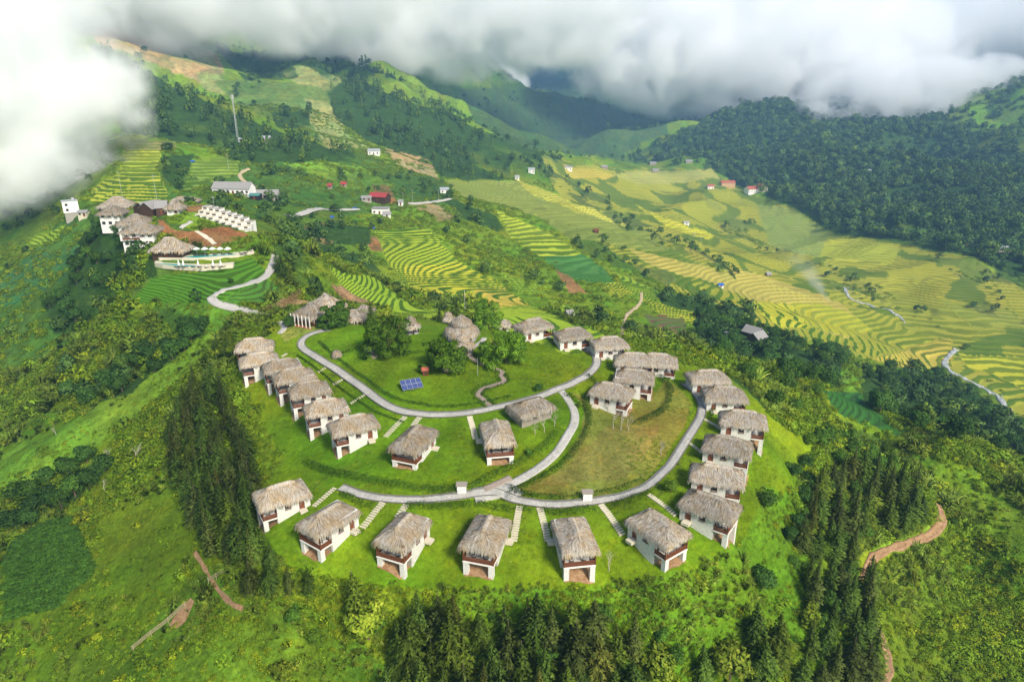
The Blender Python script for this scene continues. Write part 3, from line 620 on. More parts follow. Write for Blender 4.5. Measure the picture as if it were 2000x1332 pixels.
# ------------------------------------------------------------------ the guest cottage
HX, HY, HIP, RISE, EAVE = 3.15, 4.8, 2.6, 1.95, 3.0
ROOFS = [thatch_mesh('roof', HX, HY, RISE, HIP, 5600, s, wmin=.05, wmax=.13, lmin=.7, lmax=1.3, over=.28) for s in (3, 5, 9, 13, 21)]
def frame_box(mb, side, y0, y1, z0, z1, x, m):
    # frame round an opening on the wall at |x|
    t = .07
    for a, b, c, d in ((y0 - t, y0, z0, z1 + t), (y1, y1 + t, z0, z1 + t), (y0, y1, z1, z1 + t)):
        mb.box(min(side * (x - .02), side * (x + .07)), max(side * (x - .02), side * (x + .07)), a, b, c, d, m)
def cottage_parts(root, side, closed=False):
    """side=+1: door wall on local +x.  balcony towards local -y. floor level z=0."""
    W = 2.65
    # walls with real openings on the door side: piers and lintels
    w = MB(); xs = side * W; xo = side * (W - .22); xa, xb = min(xs, xo), max(xs, xo)
    op = [(-.2, .75, .85, 1.75), (2.35, 3.2, 0.02, 1.95)]; yc = -1.75
    for (a, b, z0, z1) in op:
        w.box(xa, xb, yc, a, -6, 3.25); w.box(xa, xb, a, b, z1, 3.25); w.box(xa, xb, a, b, -6, z0); yc = b
    w.box(xa, xb, yc, 4.35, -6, 3.25)
    ys = -side * W; yo = -side * (W - .22); w.box(min(ys, yo), max(ys, yo), -1.75, 4.35, -6, 3.25)
    w.box(-W + .22, W - .22, 4.13, 4.35, -6, 3.25)
    w.box(-W + .22, W - .22, -1.75, -1.55, -6, -.22)
    w.box(-W + .22, W - .22, -1.75, -1.55, 2.1, 3.25); w.box(-W + .22, -W + .7, -1.75, -1.55, -.2, 2.1); w.box(W - .7, W - .22, -1.75, -1.55, -.2, 2.1)
    w.build('wall', [STONE], root)
    MB().box(-W + .24, W - .24, -1.5, 4.1, -.2, -.02).build('floor_slab', [CREAM], root)
    dr = MB().box(min(side * 2.50, side * 2.56), max(side * 2.50, side * 2.56), 2.35, 3.2, .02, 1.95).build('door', [WOOD], root)
    f = MB(); frame_box(f, side, 2.35, 3.2, .02, 1.95, W, 0); f.build('door_frame', [WOOD], dr)
    MB().box(min(side * 2.56, side * 2.60), max(side * 2.56, side * 2.60), 2.45, 2.53, .9, 1.1).build('handle', [METAL], dr)
    wi = MB().box(min(side * 2.50, side * 2.53), max(side * 2.50, side * 2.53), -.2, .75, .85, 1.75).build('window', [GLASS], root)
    f = MB(); frame_box(f, side, -.2, .75, .85, 1.75, W, 0)
    f.box(min(side * 2.53, side * 2.58), max(side * 2.53, side * 2.58), .25, .30, .85, 1.75); f.build('window_frame', [WOOD], wi)
    MB().box(min(side * 2.6, side * 2.8), max(side * 2.6, side * 2.8), -.3, .85, .75, .83).build('sill', [WOOD], wi)
    MB().box(min(side * 2.68, side * 4.0), max(side * 2.68, side * 4.0), 2.1, 3.5, -.5, .0).build('doorstep', [CREAM], root)
    # balcony
    gd = MB().box(-1.95, 1.95, -1.70, -1.64, -.2, 2.1).build('glass_doors', [GLASS], root)
    fr = MB()
    for x in (-1.95, -.98, -.03, .92, 1.87): fr.box(x, x + .08, -1.78, -1.70, -.2, 2.1)
    fr.box(-1.87, 1.87, -1.78, -1.71, 2.02, 2.1); fr.build('door_frame', [WOOD], gd)
    MB().box(-2.72, 2.72, -4.4, -1.76, -.42, -.2).build('balcony_slab', [WHITE], root)
    rl = MB()
    for (x0, x1, y0, y1) in ((-2.55, 2.55, -4.28, -4.2), (-2.66, -2.58, -4.1, -1.8), (2.58, 2.66, -4.1, -1.8)):
        rl.box(x0, x1, y0, y1, .62, .74); rl.box(x0, x1, y0, y1, -.14, -.04)
        if x1 - x0 > 1:
            k = x0 + .06
            while k < x1 - .1: rl.box(k, k + .15, y0 + .02, y1 - .02, -.04, .62); k += .185
        else:
            k = y0 + .06
            while k < y1 - .1: rl.box(x0 + .02, x1 - .02, k, k + .15, -.04, .62); k += .185
    rl.build('railing', [WOOD], root)
    for x in (-2.62, 2.62): MB().box(x - .09, x + .09, -4.32, -4.14, -.2, 3.2).build('balcony_post', [WOOD], root)
    for x in (-2.2, 2.2): MB().box(x - .46, x + .46, -4.36, -3.45, -7.5, -.42, 0, .03).build('stone_leg', [STONE], root)
    MB().box(-2.45, 2.45, -1.9, -1.76, -6, -.44).build('underfloor_wall', [GREYST], root)
    MB().box(-2.3, 2.3, -4.28, -4.16, 3.0, 3.14).build('eave_beam', [WOOD], root)
protos = {}
def cottage(label, Fp, Rp, side, k, zlift=0.15, closed=False):
    zf = 8.0
    for it in range(25):
        zr = zf + EAVE + RISE; a, b = at_z(*Fp, zr), at_z(*Rp, zr); d = (b - a)[:2]; L = np.hypot(*d); d = d / L; mid = (a + b)[:2] / 2
        nz = ground(mid[0] + d[0] * 3.8, mid[1] + d[1] * 3.8) + zlift; zf += (nz - zf) * .5
    yaw = math.atan2(-d[0], d[1])            # local +y towards the rear
    gf = ground(mid[0] - d[0] * 4, mid[1] - d[1] * 4)
    print('COT %-34s L=%.1f floor=%.1f drop=%.1f dist=%.0f yaw=%.0f' % (label[:34], L, zf, zf - gf, np.hypot(*mid), math.degrees(yaw)))
    if side not in protos:
        root = empty('thatched_cottage', (0, 0, 0)); cottage_parts(root, side)
        ro = lnk(bpy.data.objects.new('roof', ROOFS[0]), root); ro.location = (0, 0, EAVE); protos[side] = root; o = root
    else: o = dup(protos[side])
    for c in bpy.data.objects:
        if c.parent is o and c.name.startswith('roof'): c.data = ROOFS[k % 5]; c.rotation_euler = (R(random.uniform(-1.2, 1.2)), R(random.uniform(-1.2, 1.2)), 0); c.scale = (random.uniform(.96, 1.05), random.uniform(.97, 1.04), random.uniform(.92, 1.08))
    o.location = (mid[0], mid[1], zf); o.rotation_euler = (0, 0, yaw + R(random.uniform(-1.5, 1.5))); tag(o, label, 'cottage', 'thatched cottages on the hilltop')
    HOUSES.append((mid[0], mid[1], d[0], d[1], 5.0, 3.2, zf)); return o
HOUSES = []
COTS = [
 ('thatched cottage alone at the left end of the front row', (516,953), (578,935), 1),
 ('front row cottage second from its left end, thatch torn near the ridge', (616,1005), (662,977), 1),
 ('front row cottage third from its left end, balcony turned slightly left', (770,1030), (801,1000), 1),
 ('front row cottage with straight-on balcony left of the paired stairs', (940,1036), (957,1004), 1),
 ('front row cottage with straight-on balcony right of the paired stairs', (1128,1038), (1117,1010), -1),
 ('front row cottage turned to the right with long tan roof side', (1309,1021), (1266,995), -1),
 ('large shaggy cottage at the right end of the front row below another roof', (1416,973), (1363,956), -1),
 ('cottage directly behind the right end cottage of the front row', (1432,912), (1373,903), -1),
 ('right side cottage with coarse reed thatch above the dark bush', (1451,856), (1396,846), -1),
 ('right side cottage with an orange bush before its white wall', (1480,804), (1427,798), -1),
 ('right side cottage half hidden behind a small tree', (1439,754), (1394,753), -1),
 ('right side cottage farthest uphill at the top end of the stone path', (1406,720), (1361,721), -1),
 ('cottage standing on the dry meadow nearest the bare trees', (1220,751), (1172,743), -1),
 ('cottage behind the meadow cottage with a tall stone legged balcony', (1262,721), (1217,717), -1),
 ('cottage third back from the meadow, roof seen edge on', (1262,688), (1217,686), -1),
 ('small looking cottage tucked behind the third meadow cottage', (1300,690), (1272,688), -1),
 ('back row cottage nearest the bend of the ring path', (1207,655), (1173,657), -1),
 ('back row cottage in front of the lime terraces, second from the path bend', (1133,637), (1103,640), -1),
 ('back row cottage behind the palm at the lawn edge', (1053,619), (1028,624), -1),
 ('left row cottage farthest back beside a round shrub', (475,662), (515,659), 1),
 ('left row cottage second from the back on narrow white legs', (484,690), (524,684), 1),
 ('left row cottage third from the back', (528,703), (570,696), 1),
 ('left row cottage fourth from the back overlapping the third', (550,722), (594,714), 1),
 ('left row cottage fifth from the back above the bare soil', (577,748), (627,740), 1),
 ('left row cottage with one square window in its long wall', (609,783), (660,774), 1),
 ('left row cottage nearest the front with a brown door and window', (662,816), (714,805), 1),
 ('cottage between the two stone paths, turned left on its slope', (794,850), (820,827), 1),
 ('cottage between the two stone paths seen straight on, with low legs', (975,841), (967,813), -1),
]
for i, (lb, f_, r_, sd) in enumerate(COTS): cottage(lb, f_, r_, sd, i)

# ------------------------------------------------------------------ paths
def smooth_line(P, step):
    P = np.asarray(P, float); out = []
    Q = np.concatenate([[2 * P[0] - P[1]], P, [2 * P[-1] - P[-2]]])
    for i in range(1, len(Q) - 2):
        n = max(2, int(np.linalg.norm(Q[i + 1] - Q[i]) / step))
        for k in range(n):
            t = k / n; a, b, c, d = Q[i - 1], Q[i], Q[i + 1], Q[i + 2]
            out.append(.5 * ((2 * b) + (-a + c) * t + (2 * a - 5 * b + 4 * c - d) * t * t + (-a + 3 * b - 3 * c + d) * t ** 3))
    out.append(P[-1]); return np.array(out)
def line(px): return drop(px)[:, :2]
def paving_mat(name, c1, c2, sc=1.6):
    m = new_mat(name, c1, .85, .15); t = NT(m); P = t.pos()
    vo = t.n('ShaderNodeTexVoronoi'); vo.inputs['Scale'].default_value = sc; t.l(P, vo.inputs['Vector'])
    ve = t.n('ShaderNodeTexVoronoi', feature='DISTANCE_TO_EDGE'); ve.inputs['Scale'].default_value = sc; t.l(P, ve.inputs['Vector'])
    bw = t.n('ShaderNodeRGBToBW'); t.l(vo.outputs['Color'], bw.inputs[0])
    c = t.mix(bw.outputs[0], c1, c2); c = t.mix(t.rng(t.noise(.35, 5, .75, P), .4, .68, 0, .8), c, (c1[0] * .6, c1[1] * .62, c1[2] * .6))
    c = t.mix(t.rng(ve.outputs['Distance'], 0, .06, .6, 0), c, (.14, .13, .10)); t.color(c); t.bump(ve.outputs['Distance'], .4, .05); return m
PAVE = paving_mat('stone_paving', (.55, .53, .48), (.42, .40, .37)); PAVE2 = paving_mat('garden_paving', (.38, .30, .24), (.27, .22, .18), 2.5); DIRT = SOILM
ROADC = plaster_mat('concrete_road', (.48, .46, .42), .5); RAMPM = paving_mat('brick_ramp', (.40, .32, .26), (.30, .24, .2), 3); MUD = new_mat('pale_dirt', (.46, .36, .22), .95)
def strip(name, px, width, mat, lift=.1, kind='structure', step=.7, kerb=None, edge=0.0, across=4):
    c = smooth_line(line(px), step); d = np.gradient(c, axis=0); d /= np.linalg.norm(d, axis=1)[:, None] + 1e-9; nrm = np.stack([d[:, 1], -d[:, 0]], 1)
    n = len(c); w = width * .5 * (1 + edge * (fbm(np.arange(n) * step, np.zeros(n), 3, 3, int(px[0][0]))) * 2)
    vs = []; offs = np.linspace(-1, 1, across + 1)
    zc = grid_at(GH, c[:, 0], c[:, 1]); zc = np.convolve(np.pad(zc, 3, 'edge'), np.ones(7) / 7, 'valid')
    for k, o in enumerate(offs):
        p = c + nrm * (w * o)[:, None]; z = np.maximum(grid_at(GH, p[:, 0], p[:, 1]), zc - .15) + lift; vs.append(np.column_stack([p, z]))
    lo = vs[0].copy(); lo[:, 2] -= .6; hi = vs[-1].copy(); hi[:, 2] -= .6; vs = [lo] + vs + [hi]
    V = np.stack(vs, 1); k = V.shape[1]; ii = np.arange(n * k).reshape(n, k)
    q = np.stack([ii[:-1, :-1], ii[:-1, 1:], ii[1:, 1:], ii[1:, :-1]], -1).reshape(-1, 4)
    me = mesh_np(name, V.reshape(-1, 3), q, [mat], False); o = lnk(bpy.data.objects.new(name, me)); tag(o, kind=kind); PATHS.append((c, width)); return c, nrm
PATHS = []
RING = [(645,644),(610,652),(590,665),(592,681),(625,703),(665,728),(705,756),(745,786),(775,801),(810,808),(860,811),(920,806),(970,796),(1010,787),(1050,776),(1085,762),(1120,748),(1150,730),(1165,712),(1162,695),(1140,682),(1115,672),(1092,666)]
LOW = [(665,952),(700,965),(750,974),(820,977),(890,970),(940,963),(972,963),(1005,976),(1060,985),(1120,984),(1180,976),(1235,962),(1270,945),(1300,918),(1325,885),(1350,845),(1368,815),(1370,790),(1358,768),(1335,750)]
strip('ring_path', RING, 1.85, PAVE, .12); strip('linking_path', [(1090,758),(1105,775),(1120,800),(1122,825),(1108,852),(1085,886),(1050,916),(1015,937),(985,952),(955,967)], 1.85, PAVE, .14)
strip('lower_path', LOW, 1.65, PAVE, .12)
strip('junction_paving', [(925,968),(960,962),(990,958),(1010,972)], 3.6, PAVE, .155); strip('brick_ramp', [(946,957),(998,934)], 1.5, RAMPM, .25)
WIND = [(957,793),(942,779),(933,772),(942,760),(960,754),(984,745),(978,734),(981,727),(960,718),(936,709),(921,700),(917,691)]
strip('garden_path', WIND, 1.3, PAVE2, .1, edge=.25); strip('garden_path', [(912,684),(925,677),(940,668),(946,660)], 1.5, ROADC, .1); strip('garden_path', [(735,700),(722,686),(715,678)], 1.6, PAVE2, .1)
strip('concrete_road', [(537,499),(529,527),(513,543),(485,554),(459,562),(433,569),(417,578),(412,584),(425,593),(451,601),(490,609),(545,621)], 2.6, ROADC, .15)
strip('concrete_road', [(545,652),(555,640),(548,628)], 1.8, ROADC, .12); strip('dirt_path', [(1832,985),(1840,1015),(1822,1042),(1775,1060),(1725,1078),(1697,1098),(1685,1138)], 1.7, DIRT, .14, edge=.5)
strip('dirt_path', [(1716,1228),(1728,1262),(1736,1300),(1728,1345)], 1.7, DIRT, .14, edge=.5); strip('dirt_path', [(380,1078),(405,1118),(425,1150),(452,1178),(475,1190)], .55, DIRT, .08, edge=.8)
strip('dirt_path', [(1253,572),(1250,592),(1222,620),(1214,655)], 1.6, MUD, .3, edge=.5, step=1.5); strip('dirt_path', [(498,367),(470,348),(472,338),(486,330)], 3, MUD, .4, step=2)
strip('valley_road', [(560,424),(600,416),(640,411),(700,409)], 4, ROADC, .5, step=3); strip('valley_road', [(798,400),(840,396),(880,389)], 3.5, ROADC, .5, step=3); strip('valley_road', [(20,388),(45,393),(70,398)], 3.5, ROADC, .5, step=3)
strip('garden_path', [(352,447),(362,440),(374,433)], 1.6, ROADC, .2); strip('garden_path', [(384,452),(398,460),(412,470),(420,478)], 1.8, CREAM, .2)
def soil_pad(ci):
    hx, hy, dx, dy, L, W_, zf = HOUSES[ci]; px_, py_ = dy, -dx; V = []; n1, n2 = 7, 5
    for j in range(n2):
        for i in range(n1):
            lx = (i / (n1 - 1) - .5) * 4.6 + random.uniform(-.25, .25); ly = -1.7 - j / (n2 - 1) * 2.9 + random.uniform(-.2, .2); x = hx + px_ * lx + dx * ly; y = hy + py_ * lx + dy * ly; V.append((x, y, ground(x, y) + .1))
    f = [(j * n1 + i, j * n1 + i + 1, (j + 1) * n1 + i + 1, (j + 1) * n1 + i) for j in range(n2 - 1) for i in range(n1 - 1)]; o = MB().add(V, [q[::-1] for q in f]).build('bare_soil', [SOILM]); tag(o, kind='structure')
for ci in range(len(COTS)): soil_pad(ci)
# kerb stones: low dark edging along the ring path
KERB = plaster_mat('kerb_stone', (.2, .19, .17))
def kerb(px, off, i0=0, name='kerb'):
    c = smooth_line(line(px), .7); d = np.gradient(c, axis=0); d /= np.linalg.norm(d, axis=1)[:, None] + 1e-9; nm = np.stack([d[:, 1], -d[:, 0]], 1)
    p = c + nm * off; z = np.maximum(grid_at(GH, p[:, 0], p[:, 1]), grid_at(GH, c[:, 0], c[:, 1])) + .1
    MB().tube([(a[0], a[1], q + .08) for a, q in zip(p, z)], .13, 4).build(name, [KERB]); tag(bpy.data.objects[-1], kind='structure')
for px, off in ((RING, 1.03), (RING, -1.03), (LOW, .92), (LOW, -.92)):
    c = smooth_line(line(px), .9); d = np.gradient(c, axis=0); d /= np.linalg.norm(d, axis=1)[:, None] + 1e-9; p = c + np.stack([d[:, 1], -d[:, 0]], 1) * off
    z = np.maximum(grid_at(GH, p[:, 0], p[:, 1]), grid_at(GH, c[:, 0], c[:, 1]) - .1) + .16
    o = MB().tube([(a[0], a[1], q) for a, q in zip(p, z)], .11, 4).build('kerb', [KERB]); tag(o, kind='structure')
# stairs of pale slabs: every step a piece of its flight
stepme = MB().box(-.62, .62, -.17, .17, -.35, .07, 0, .01).mesh('step', [CREAM])
def stairs(a, b, n, label, w=1.0):
    P = drop([a, b]); d = (P[1] - P[0])[:2]; L = np.hypot(*d); yaw = math.atan2(-d[0], d[1])
    root = empty('garden_stairs', (P[0][0], P[0][1], P[0][2]), 0, label, 'stairs', 'flights of slab steps down to the cottages')
    n = max(4, int(L / .52)); print('STAIR', label[:30], round(L, 1), n)
    for k in range(n):
        f = (k + .5) / n; x, y = P[0][0] + d[0] * f, P[0][1] + d[1] * f; s = lnk(bpy.data.objects.new('step', stepme), root)
        s.location = (x - P[0][0] + random.uniform(-.04, .04), y - P[0][1], ground(x, y) + .1 - P[0][2]); s.rotation_euler = (0, 0, yaw + random.uniform(-.05, .05)); s.scale = (w, 1, 1)
    PATHS.append((P[:, :2], 1.5))
stairs((655,953),(612,990), 14, 'slab stairs from the left end of the lower path to the leftmost front cottage', .8)
stairs((748,981),(707,1032), 14, 'long slab stairs ending at the second front cottage from the left'); stairs((794,985),(776,1012), 8, 'short slab stairs half hidden by the third front cottage roof')
stairs((1015,988),(1003,1058), 14, 'left one of the two parallel straight slab stairs'); stairs((1054,991),(1071,1058), 14, 'right one of the two parallel straight slab stairs')
stairs((1173,985),(1217,1046), 14, 'slanting slab stairs ending at the right-turned front cottage'); stairs((1266,966),(1320,1008), 14, 'slab stairs from the path to the right end cottage of the front row', .8)
stairs((1341,862),(1372,885), 9, 'thin slab stairs to the coarse thatched right side cottage', .6); stairs((1375,819),(1412,842), 9, 'thin slab stairs to the cottage with the orange bush', .6)
stairs((792,814),(752,854), 12, 'wide slab stairs beside the left row cottage nearest the front'); stairs((820,815),(806,832), 5, 'short slab stairs behind the cottage between the paths')
stairs((917,813),(929,858), 12, 'straight slab stairs leading to the low legged cottage'); stairs((721,767),(684,789), 9, 'slab stairs from the ring path to the square windowed cottage', .6)
stairs((681,735),(650,752), 8, 'slab stairs to the left row cottage above the bare soil', .6); stairs((640,716),(621,728), 5, 'short slab stairs to the fourth left row cottage', .6); stairs((561,691),(550,697), 4, 'tiny slab stairs by the second left row cottage', .6)
PALEBARK = wood_mat('pale_bark', (.5, .46, .4))
# ------------------------------------------------------------------ pavilions, sheds, lodges, village houses
def place(u, v): q = drop([(u, v)])[0]; return q, (q[1] * cs - (q[2] - CAMZ) * sn) / F      # spot and metres per pixel there
def occupy(q, yaw, L, W_): d = (-math.sin(yaw), math.cos(yaw)); HOUSES.append((q[0], q[1], d[0], d[1], L, W_, q[2]))
def gable(mb, w, d, h, rh, over=.4, th=.12, m=0):
    """sheets of a ridged roof, ridge along x"""
    X = w / 2 + over; Y = d / 2 + over; s = rh / (d / 2); z0 = h - over * s
    for sg in (-1, 1):
        vs = [(-X, sg * Y, z0), (X, sg * Y, z0), (X, 0, h + rh), (-X, 0, h + rh)]; vs += [(a, b, c + th) for a, b, c in vs]
        f = [(0,1,2,3),(7,6,5,4),(0,4,5,1),(1,5,6,2),(2,6,7,3),(3,7,4,0)]; mb.add(vs, f if sg > 0 else [q[::-1] for q in f], m)
    return mb
def walls(w, d, h, rh=0, base=3.0):
    mb = MB(); X, Y = w / 2, d / 2; vs = [(-X,-Y,-base),(X,-Y,-base),(X,Y,-base),(-X,Y,-base),(-X,-Y,h),(X,-Y,h),(X,Y,h),(-X,Y,h)]; fs = [(0,1,5,4),(2,3,7,6)]
    if rh: vs += [(-X, 0, h + rh * .97), (X, 0, h + rh * .97)]; fs += [(1,2,6,9,5),(3,0,4,8,7)]
    else: fs += [(1,2,6,5),(3,0,4,7),(4,5,6,7)]
    return mb.add(vs, fs)
def opening(root, kind, x, y, z0, z1, w, face='y', mat=None, frame=True, fm=None):
    """a window or door a little proud of its wall, with frame bars round it"""
    t = .06
    def bx(mb, a, b, c, d_, e, f): 
        return mb.box(a, b, c, d_, e, f) if face == 'y' else mb.box(c, d_, a, b, e, f)
    s = -1 if y < 0 else 1
    o = bx(MB(), x - w / 2, x + w / 2, min(y, y + s * .03), max(y, y + s * .03), z0, z1).build(kind, [mat or GLASS], root)
    if frame:
        f = MB(); a, b = min(y, y + s * .09), max(y, y + s * .09)
        bx(f, x - w / 2 - t, x - w / 2, a, b, z0, z1 + t); bx(f, x + w / 2, x + w / 2 + t, a, b, z0, z1 + t); bx(f, x - w / 2, x + w / 2, a, b, z1, z1 + t)
        f.build(kind + '_frame', [fm or WOOD], o)
    return o
def house(name, label, cat, u, v, wpx, d, h, rh, yaw, wm, rm, wins=3, group=None, storeys=1, thatch=False, over=.5, door=True, side_win=False, dz=0.0):
    q, s = place(u, v); w = wpx * s / max(.35, abs(math.cos(R(yaw)))) if wpx > 0 else -wpx
    root = empty(name, (q[0], q[1], q[2] + dz), R(yaw), label, cat, group); occupy(q, R(yaw), d / 2 + .5, w / 2 + .5)
    walls(w, d, h, 0 if thatch or rh == 0 else rh).build('wall', [wm], root)
    if thatch:
        me = thatch_mesh('roof', d / 2 + 1.2, w / 2 + 1.2, rh, min(d / 2 + .8, w / 2 + .6) * .95, int(500 + 18 * w * d), int(u), wmin=.15, wmax=.32, lmin=.8, lmax=1.5, over=.25)
        o = lnk(bpy.data.objects.new('roof', me), root); o.location = (0, 0, h - .2); o.rotation_euler = (0, 0, math.pi / 2)
    elif rh > 0: gable(MB(), w, d, h + .03, rh, over).build('roof', [rm], root)
    else: MB().box(-w / 2 - over, w / 2 + over, -d / 2 - over, d / 2 + over, h + .01, h + .25).build('roof', [rm], root)
    for k in range(storeys):
        z = k * (h / storeys)
        for i in range(wins):
            x = (i + .5) / wins * w - w / 2; isd = door and k == 0 and i == wins // 2
            opening(root, 'door' if isd else 'window', x, -d / 2, z + (.05 if isd else .9), z + min(2.2, h / storeys - .4), min(1.3, w / wins * .5) if not isd else 1.1, mat=WOOD if isd else GLASS)
        if side_win:
            for sx in (-1, 1): opening(root, 'window', 0, sx * w / 2, z + .9, z + 2.1, 1.2, face='x')
    return root, w
# two-tier pavilions
def pavilion(u, v, r1, r2, hpost, label, posts=8, seats=False, n=1500):
    q, s = place(u, v); root = empty('thatched_pavilion', tuple(q), random.random(), label, 'pavilion'); occupy(q, 0, r1, r1)
    rise1 = r1 * .5; lo = lnk(bpy.data.objects.new('lower_roof', thatch_mesh('lower_roof', 1, 1, rise1 + .5, 1, n, int(u), rnd=r1, wmin=.08, wmax=.18, lmin=.25 * r1, lmax=.4 * r1, over=.25)), root); lo.location = (0, 0, hpost)
    up = lnk(bpy.data.objects.new('upper_roof', thatch_mesh('upper_roof', 1, 1, r2 * .72, 1, int(n * .6), int(u) + 1, rnd=r2, wmin=.08, wmax=.18, lmin=.25 * r2, lmax=.45 * r2, over=.2)), root); up.location = (0, 0, hpost + rise1 * .62 + .75)
    MB().tube([(0, 0, hpost + rise1 * .3), (0, 0, hpost + rise1 * .62 + 1.0)], r2 * .72, 10).build('neck', [DKWOOD], root)
    for k in range(posts): a = k * 2 * math.pi / posts; MB().box(-.12, .12, -.12, .12, -1, hpost + .6, M=Matrix.Translation((r1 * .78 * math.cos(a), r1 * .78 * math.sin(a), 0))).build('post', [DKWOOD], root)
    MB().tube([(0, 0, -1.0), (0, 0, .12)], r1 * .86, 20).build('floor_slab', [PAVE], root)
    if r1 > 3.5:
        w = MB()
        for k in range(posts):
            if k in (0, 3): continue
            a0 = (k + .12) * 2 * math.pi / posts; a1 = (k + .88) * 2 * math.pi / posts; p0 = Vector((r1 * .76 * math.cos(a0), r1 * .76 * math.sin(a0), 0)); p1 = Vector((r1 * .76 * math.cos(a1), r1 * .76 * math.sin(a1), 0)); dv = (p1 - p0).normalized(); nv = Vector((-dv.y, dv.x, 0)) * .08
            w.add([p0 - nv, p1 - nv, p1 + nv, p0 + nv] + [p + Vector((0, 0, 1.3)) for p in (p0 - nv, p1 - nv, p1 + nv, p0 + nv)], [(0,1,5,4),(1,2,6,5),(2,3,7,6),(3,0,4,7),(4,5,6,7)])
        w.build('low_wall', [WHITE], root)
    return root
pavilion(902, 662, 4.6, 2.8, 2.9, 'big round two-tier pavilion with pale thatch at the back of the lawn', n=2600)
pavilion(905, 688, 3.0, 1.7, 2.3, 'small two-tier pavilion half hidden in front of the big one', 6)
pavilion(803, 650, 2.7, 1.5, 2.4, 'small two-tier pavilion right of the largest bamboo clump', 6); pavilion(876, 633, 2.6, 1.3, 2.2, 'little thatched pavilion behind the big one to its left', 6)
# tall narrow guest tower at the back
r, w = house('thatched_cottage', 'narrow white cottage end beside the feathery bamboo', 'cottage', 984, 646, 16, 3.4, 3.2, 1.4, 10, WHITE, THATCH, 1, thatch=True)
# restaurant with two thatched wings and its sail-like canopy
r1_, w = house('thatched_restaurant', 'restaurant front wing with dark timber windows and steep thatch', 'restaurant', 612, 628, 42, 7, 3.0, 3.3, -28, WOOD, THATCH, 7, thatch=True, door=False)
MB().box(-w / 2 - .6, w / 2 + .6, -5.4, -4.05, -2.5, -.1).build('terrace', [REDTILE], r1_)
for k in range(6): MB().box(-w / 2 + k * w / 5 - .1, -w / 2 + k * w / 5 + .1, -5.3, -5.1, -.1, 3.4).build('post', [WHITE], r1_)
house('thatched_restaurant', 'restaurant rear wing with a high ridge', 'restaurant', 640, 614, 32, 7, 3.6, 3.6, -40, WHITE, THATCH, 3, thatch=True, door=False)
q, s = place(636, 633); t = empty('tent_canopy', (q[0], q[1], q[2]), 0, 'white sail-like tent canopy before the restaurant', 'canopy')
MB().add([(-4.4,-1.2,.4),(4.2,-2.2,.3),(4.4,1.6,3.6),(1.6,2.2,4.6),(-1.4,1.0,2.6),(-4.4,-1.2,.3),(4.2,-2.2,.2),(4.4,1.6,3.5),(1.6,2.2,4.5),(-1.4,1.0,2.5)], [(0,1,2,4),(4,2,3),(9,7,6,5),(8,7,9)]).build('canvas', [WHITEP], t)
for p in ((4.2, -2.2, .3), (4.4, 1.6, 3.6), (1.6, 2.2, 4.6), (-4.4, -1.2, .4)): MB().tube([(p[0], p[1], -1), p], .07, 5).build('pole', [METAL], t)
house('thatched_shelter', 'low broken thatched roof right of the restaurant', 'shelter', 692, 628, 30, 6, 2.0, 2.0, 8, DKWOOD, THATCH, 3, thatch=True)
house('thatched_shelter', 'small shelter with pinkish thatch beside the pointed conifer', 'shelter', 712, 618, 16, 5, 2.4, 1.6, -12, GREYWOOD, THATCH, 2, thatch=True)
# grey shed
q, s = place(1036, 815); sh = empty('plank_shed', (q[0], q[1], q[2]), R(33), 'large windowless grey plank shed with worn thatch by the path fork', 'shed'); occupy(q, R(33), 3.5, 4.5)
lx, ly = 3.8, 2.4; MB().box(-lx + .08, lx - .08, -ly + .08, ly - .08, -1.5, 2.9).build('wall', [GREYWOOD], sh); pk = MB().box(-.13, .13, -.03, .03, -1.4, 3.0).mesh('plank', [GREYWOOD])
for sd in (-1, 1):
    for k in range(26): o = lnk(bpy.data.objects.new('plank', pk), sh); o.location = (-lx + .15 + k * (2 * lx - .3) / 25, sd * ly, random.uniform(-.1, .08))
    for k in range(16): o = lnk(bpy.data.objects.new('plank', pk), sh); o.location = (sd * lx, -ly + .15 + k * (2 * ly - .3) / 15, random.uniform(-.1, .08)); o.rotation_euler = (0, 0, R(90))
o = lnk(bpy.data.objects.new('roof', thatch_mesh('roof', ly + .75, lx + .75, 1.35, 2.6, 2600, 77, wmin=.08, wmax=.18)), sh); o.location = (0, 0, 2.85); o.rotation_euler = (0, 0, R(90))
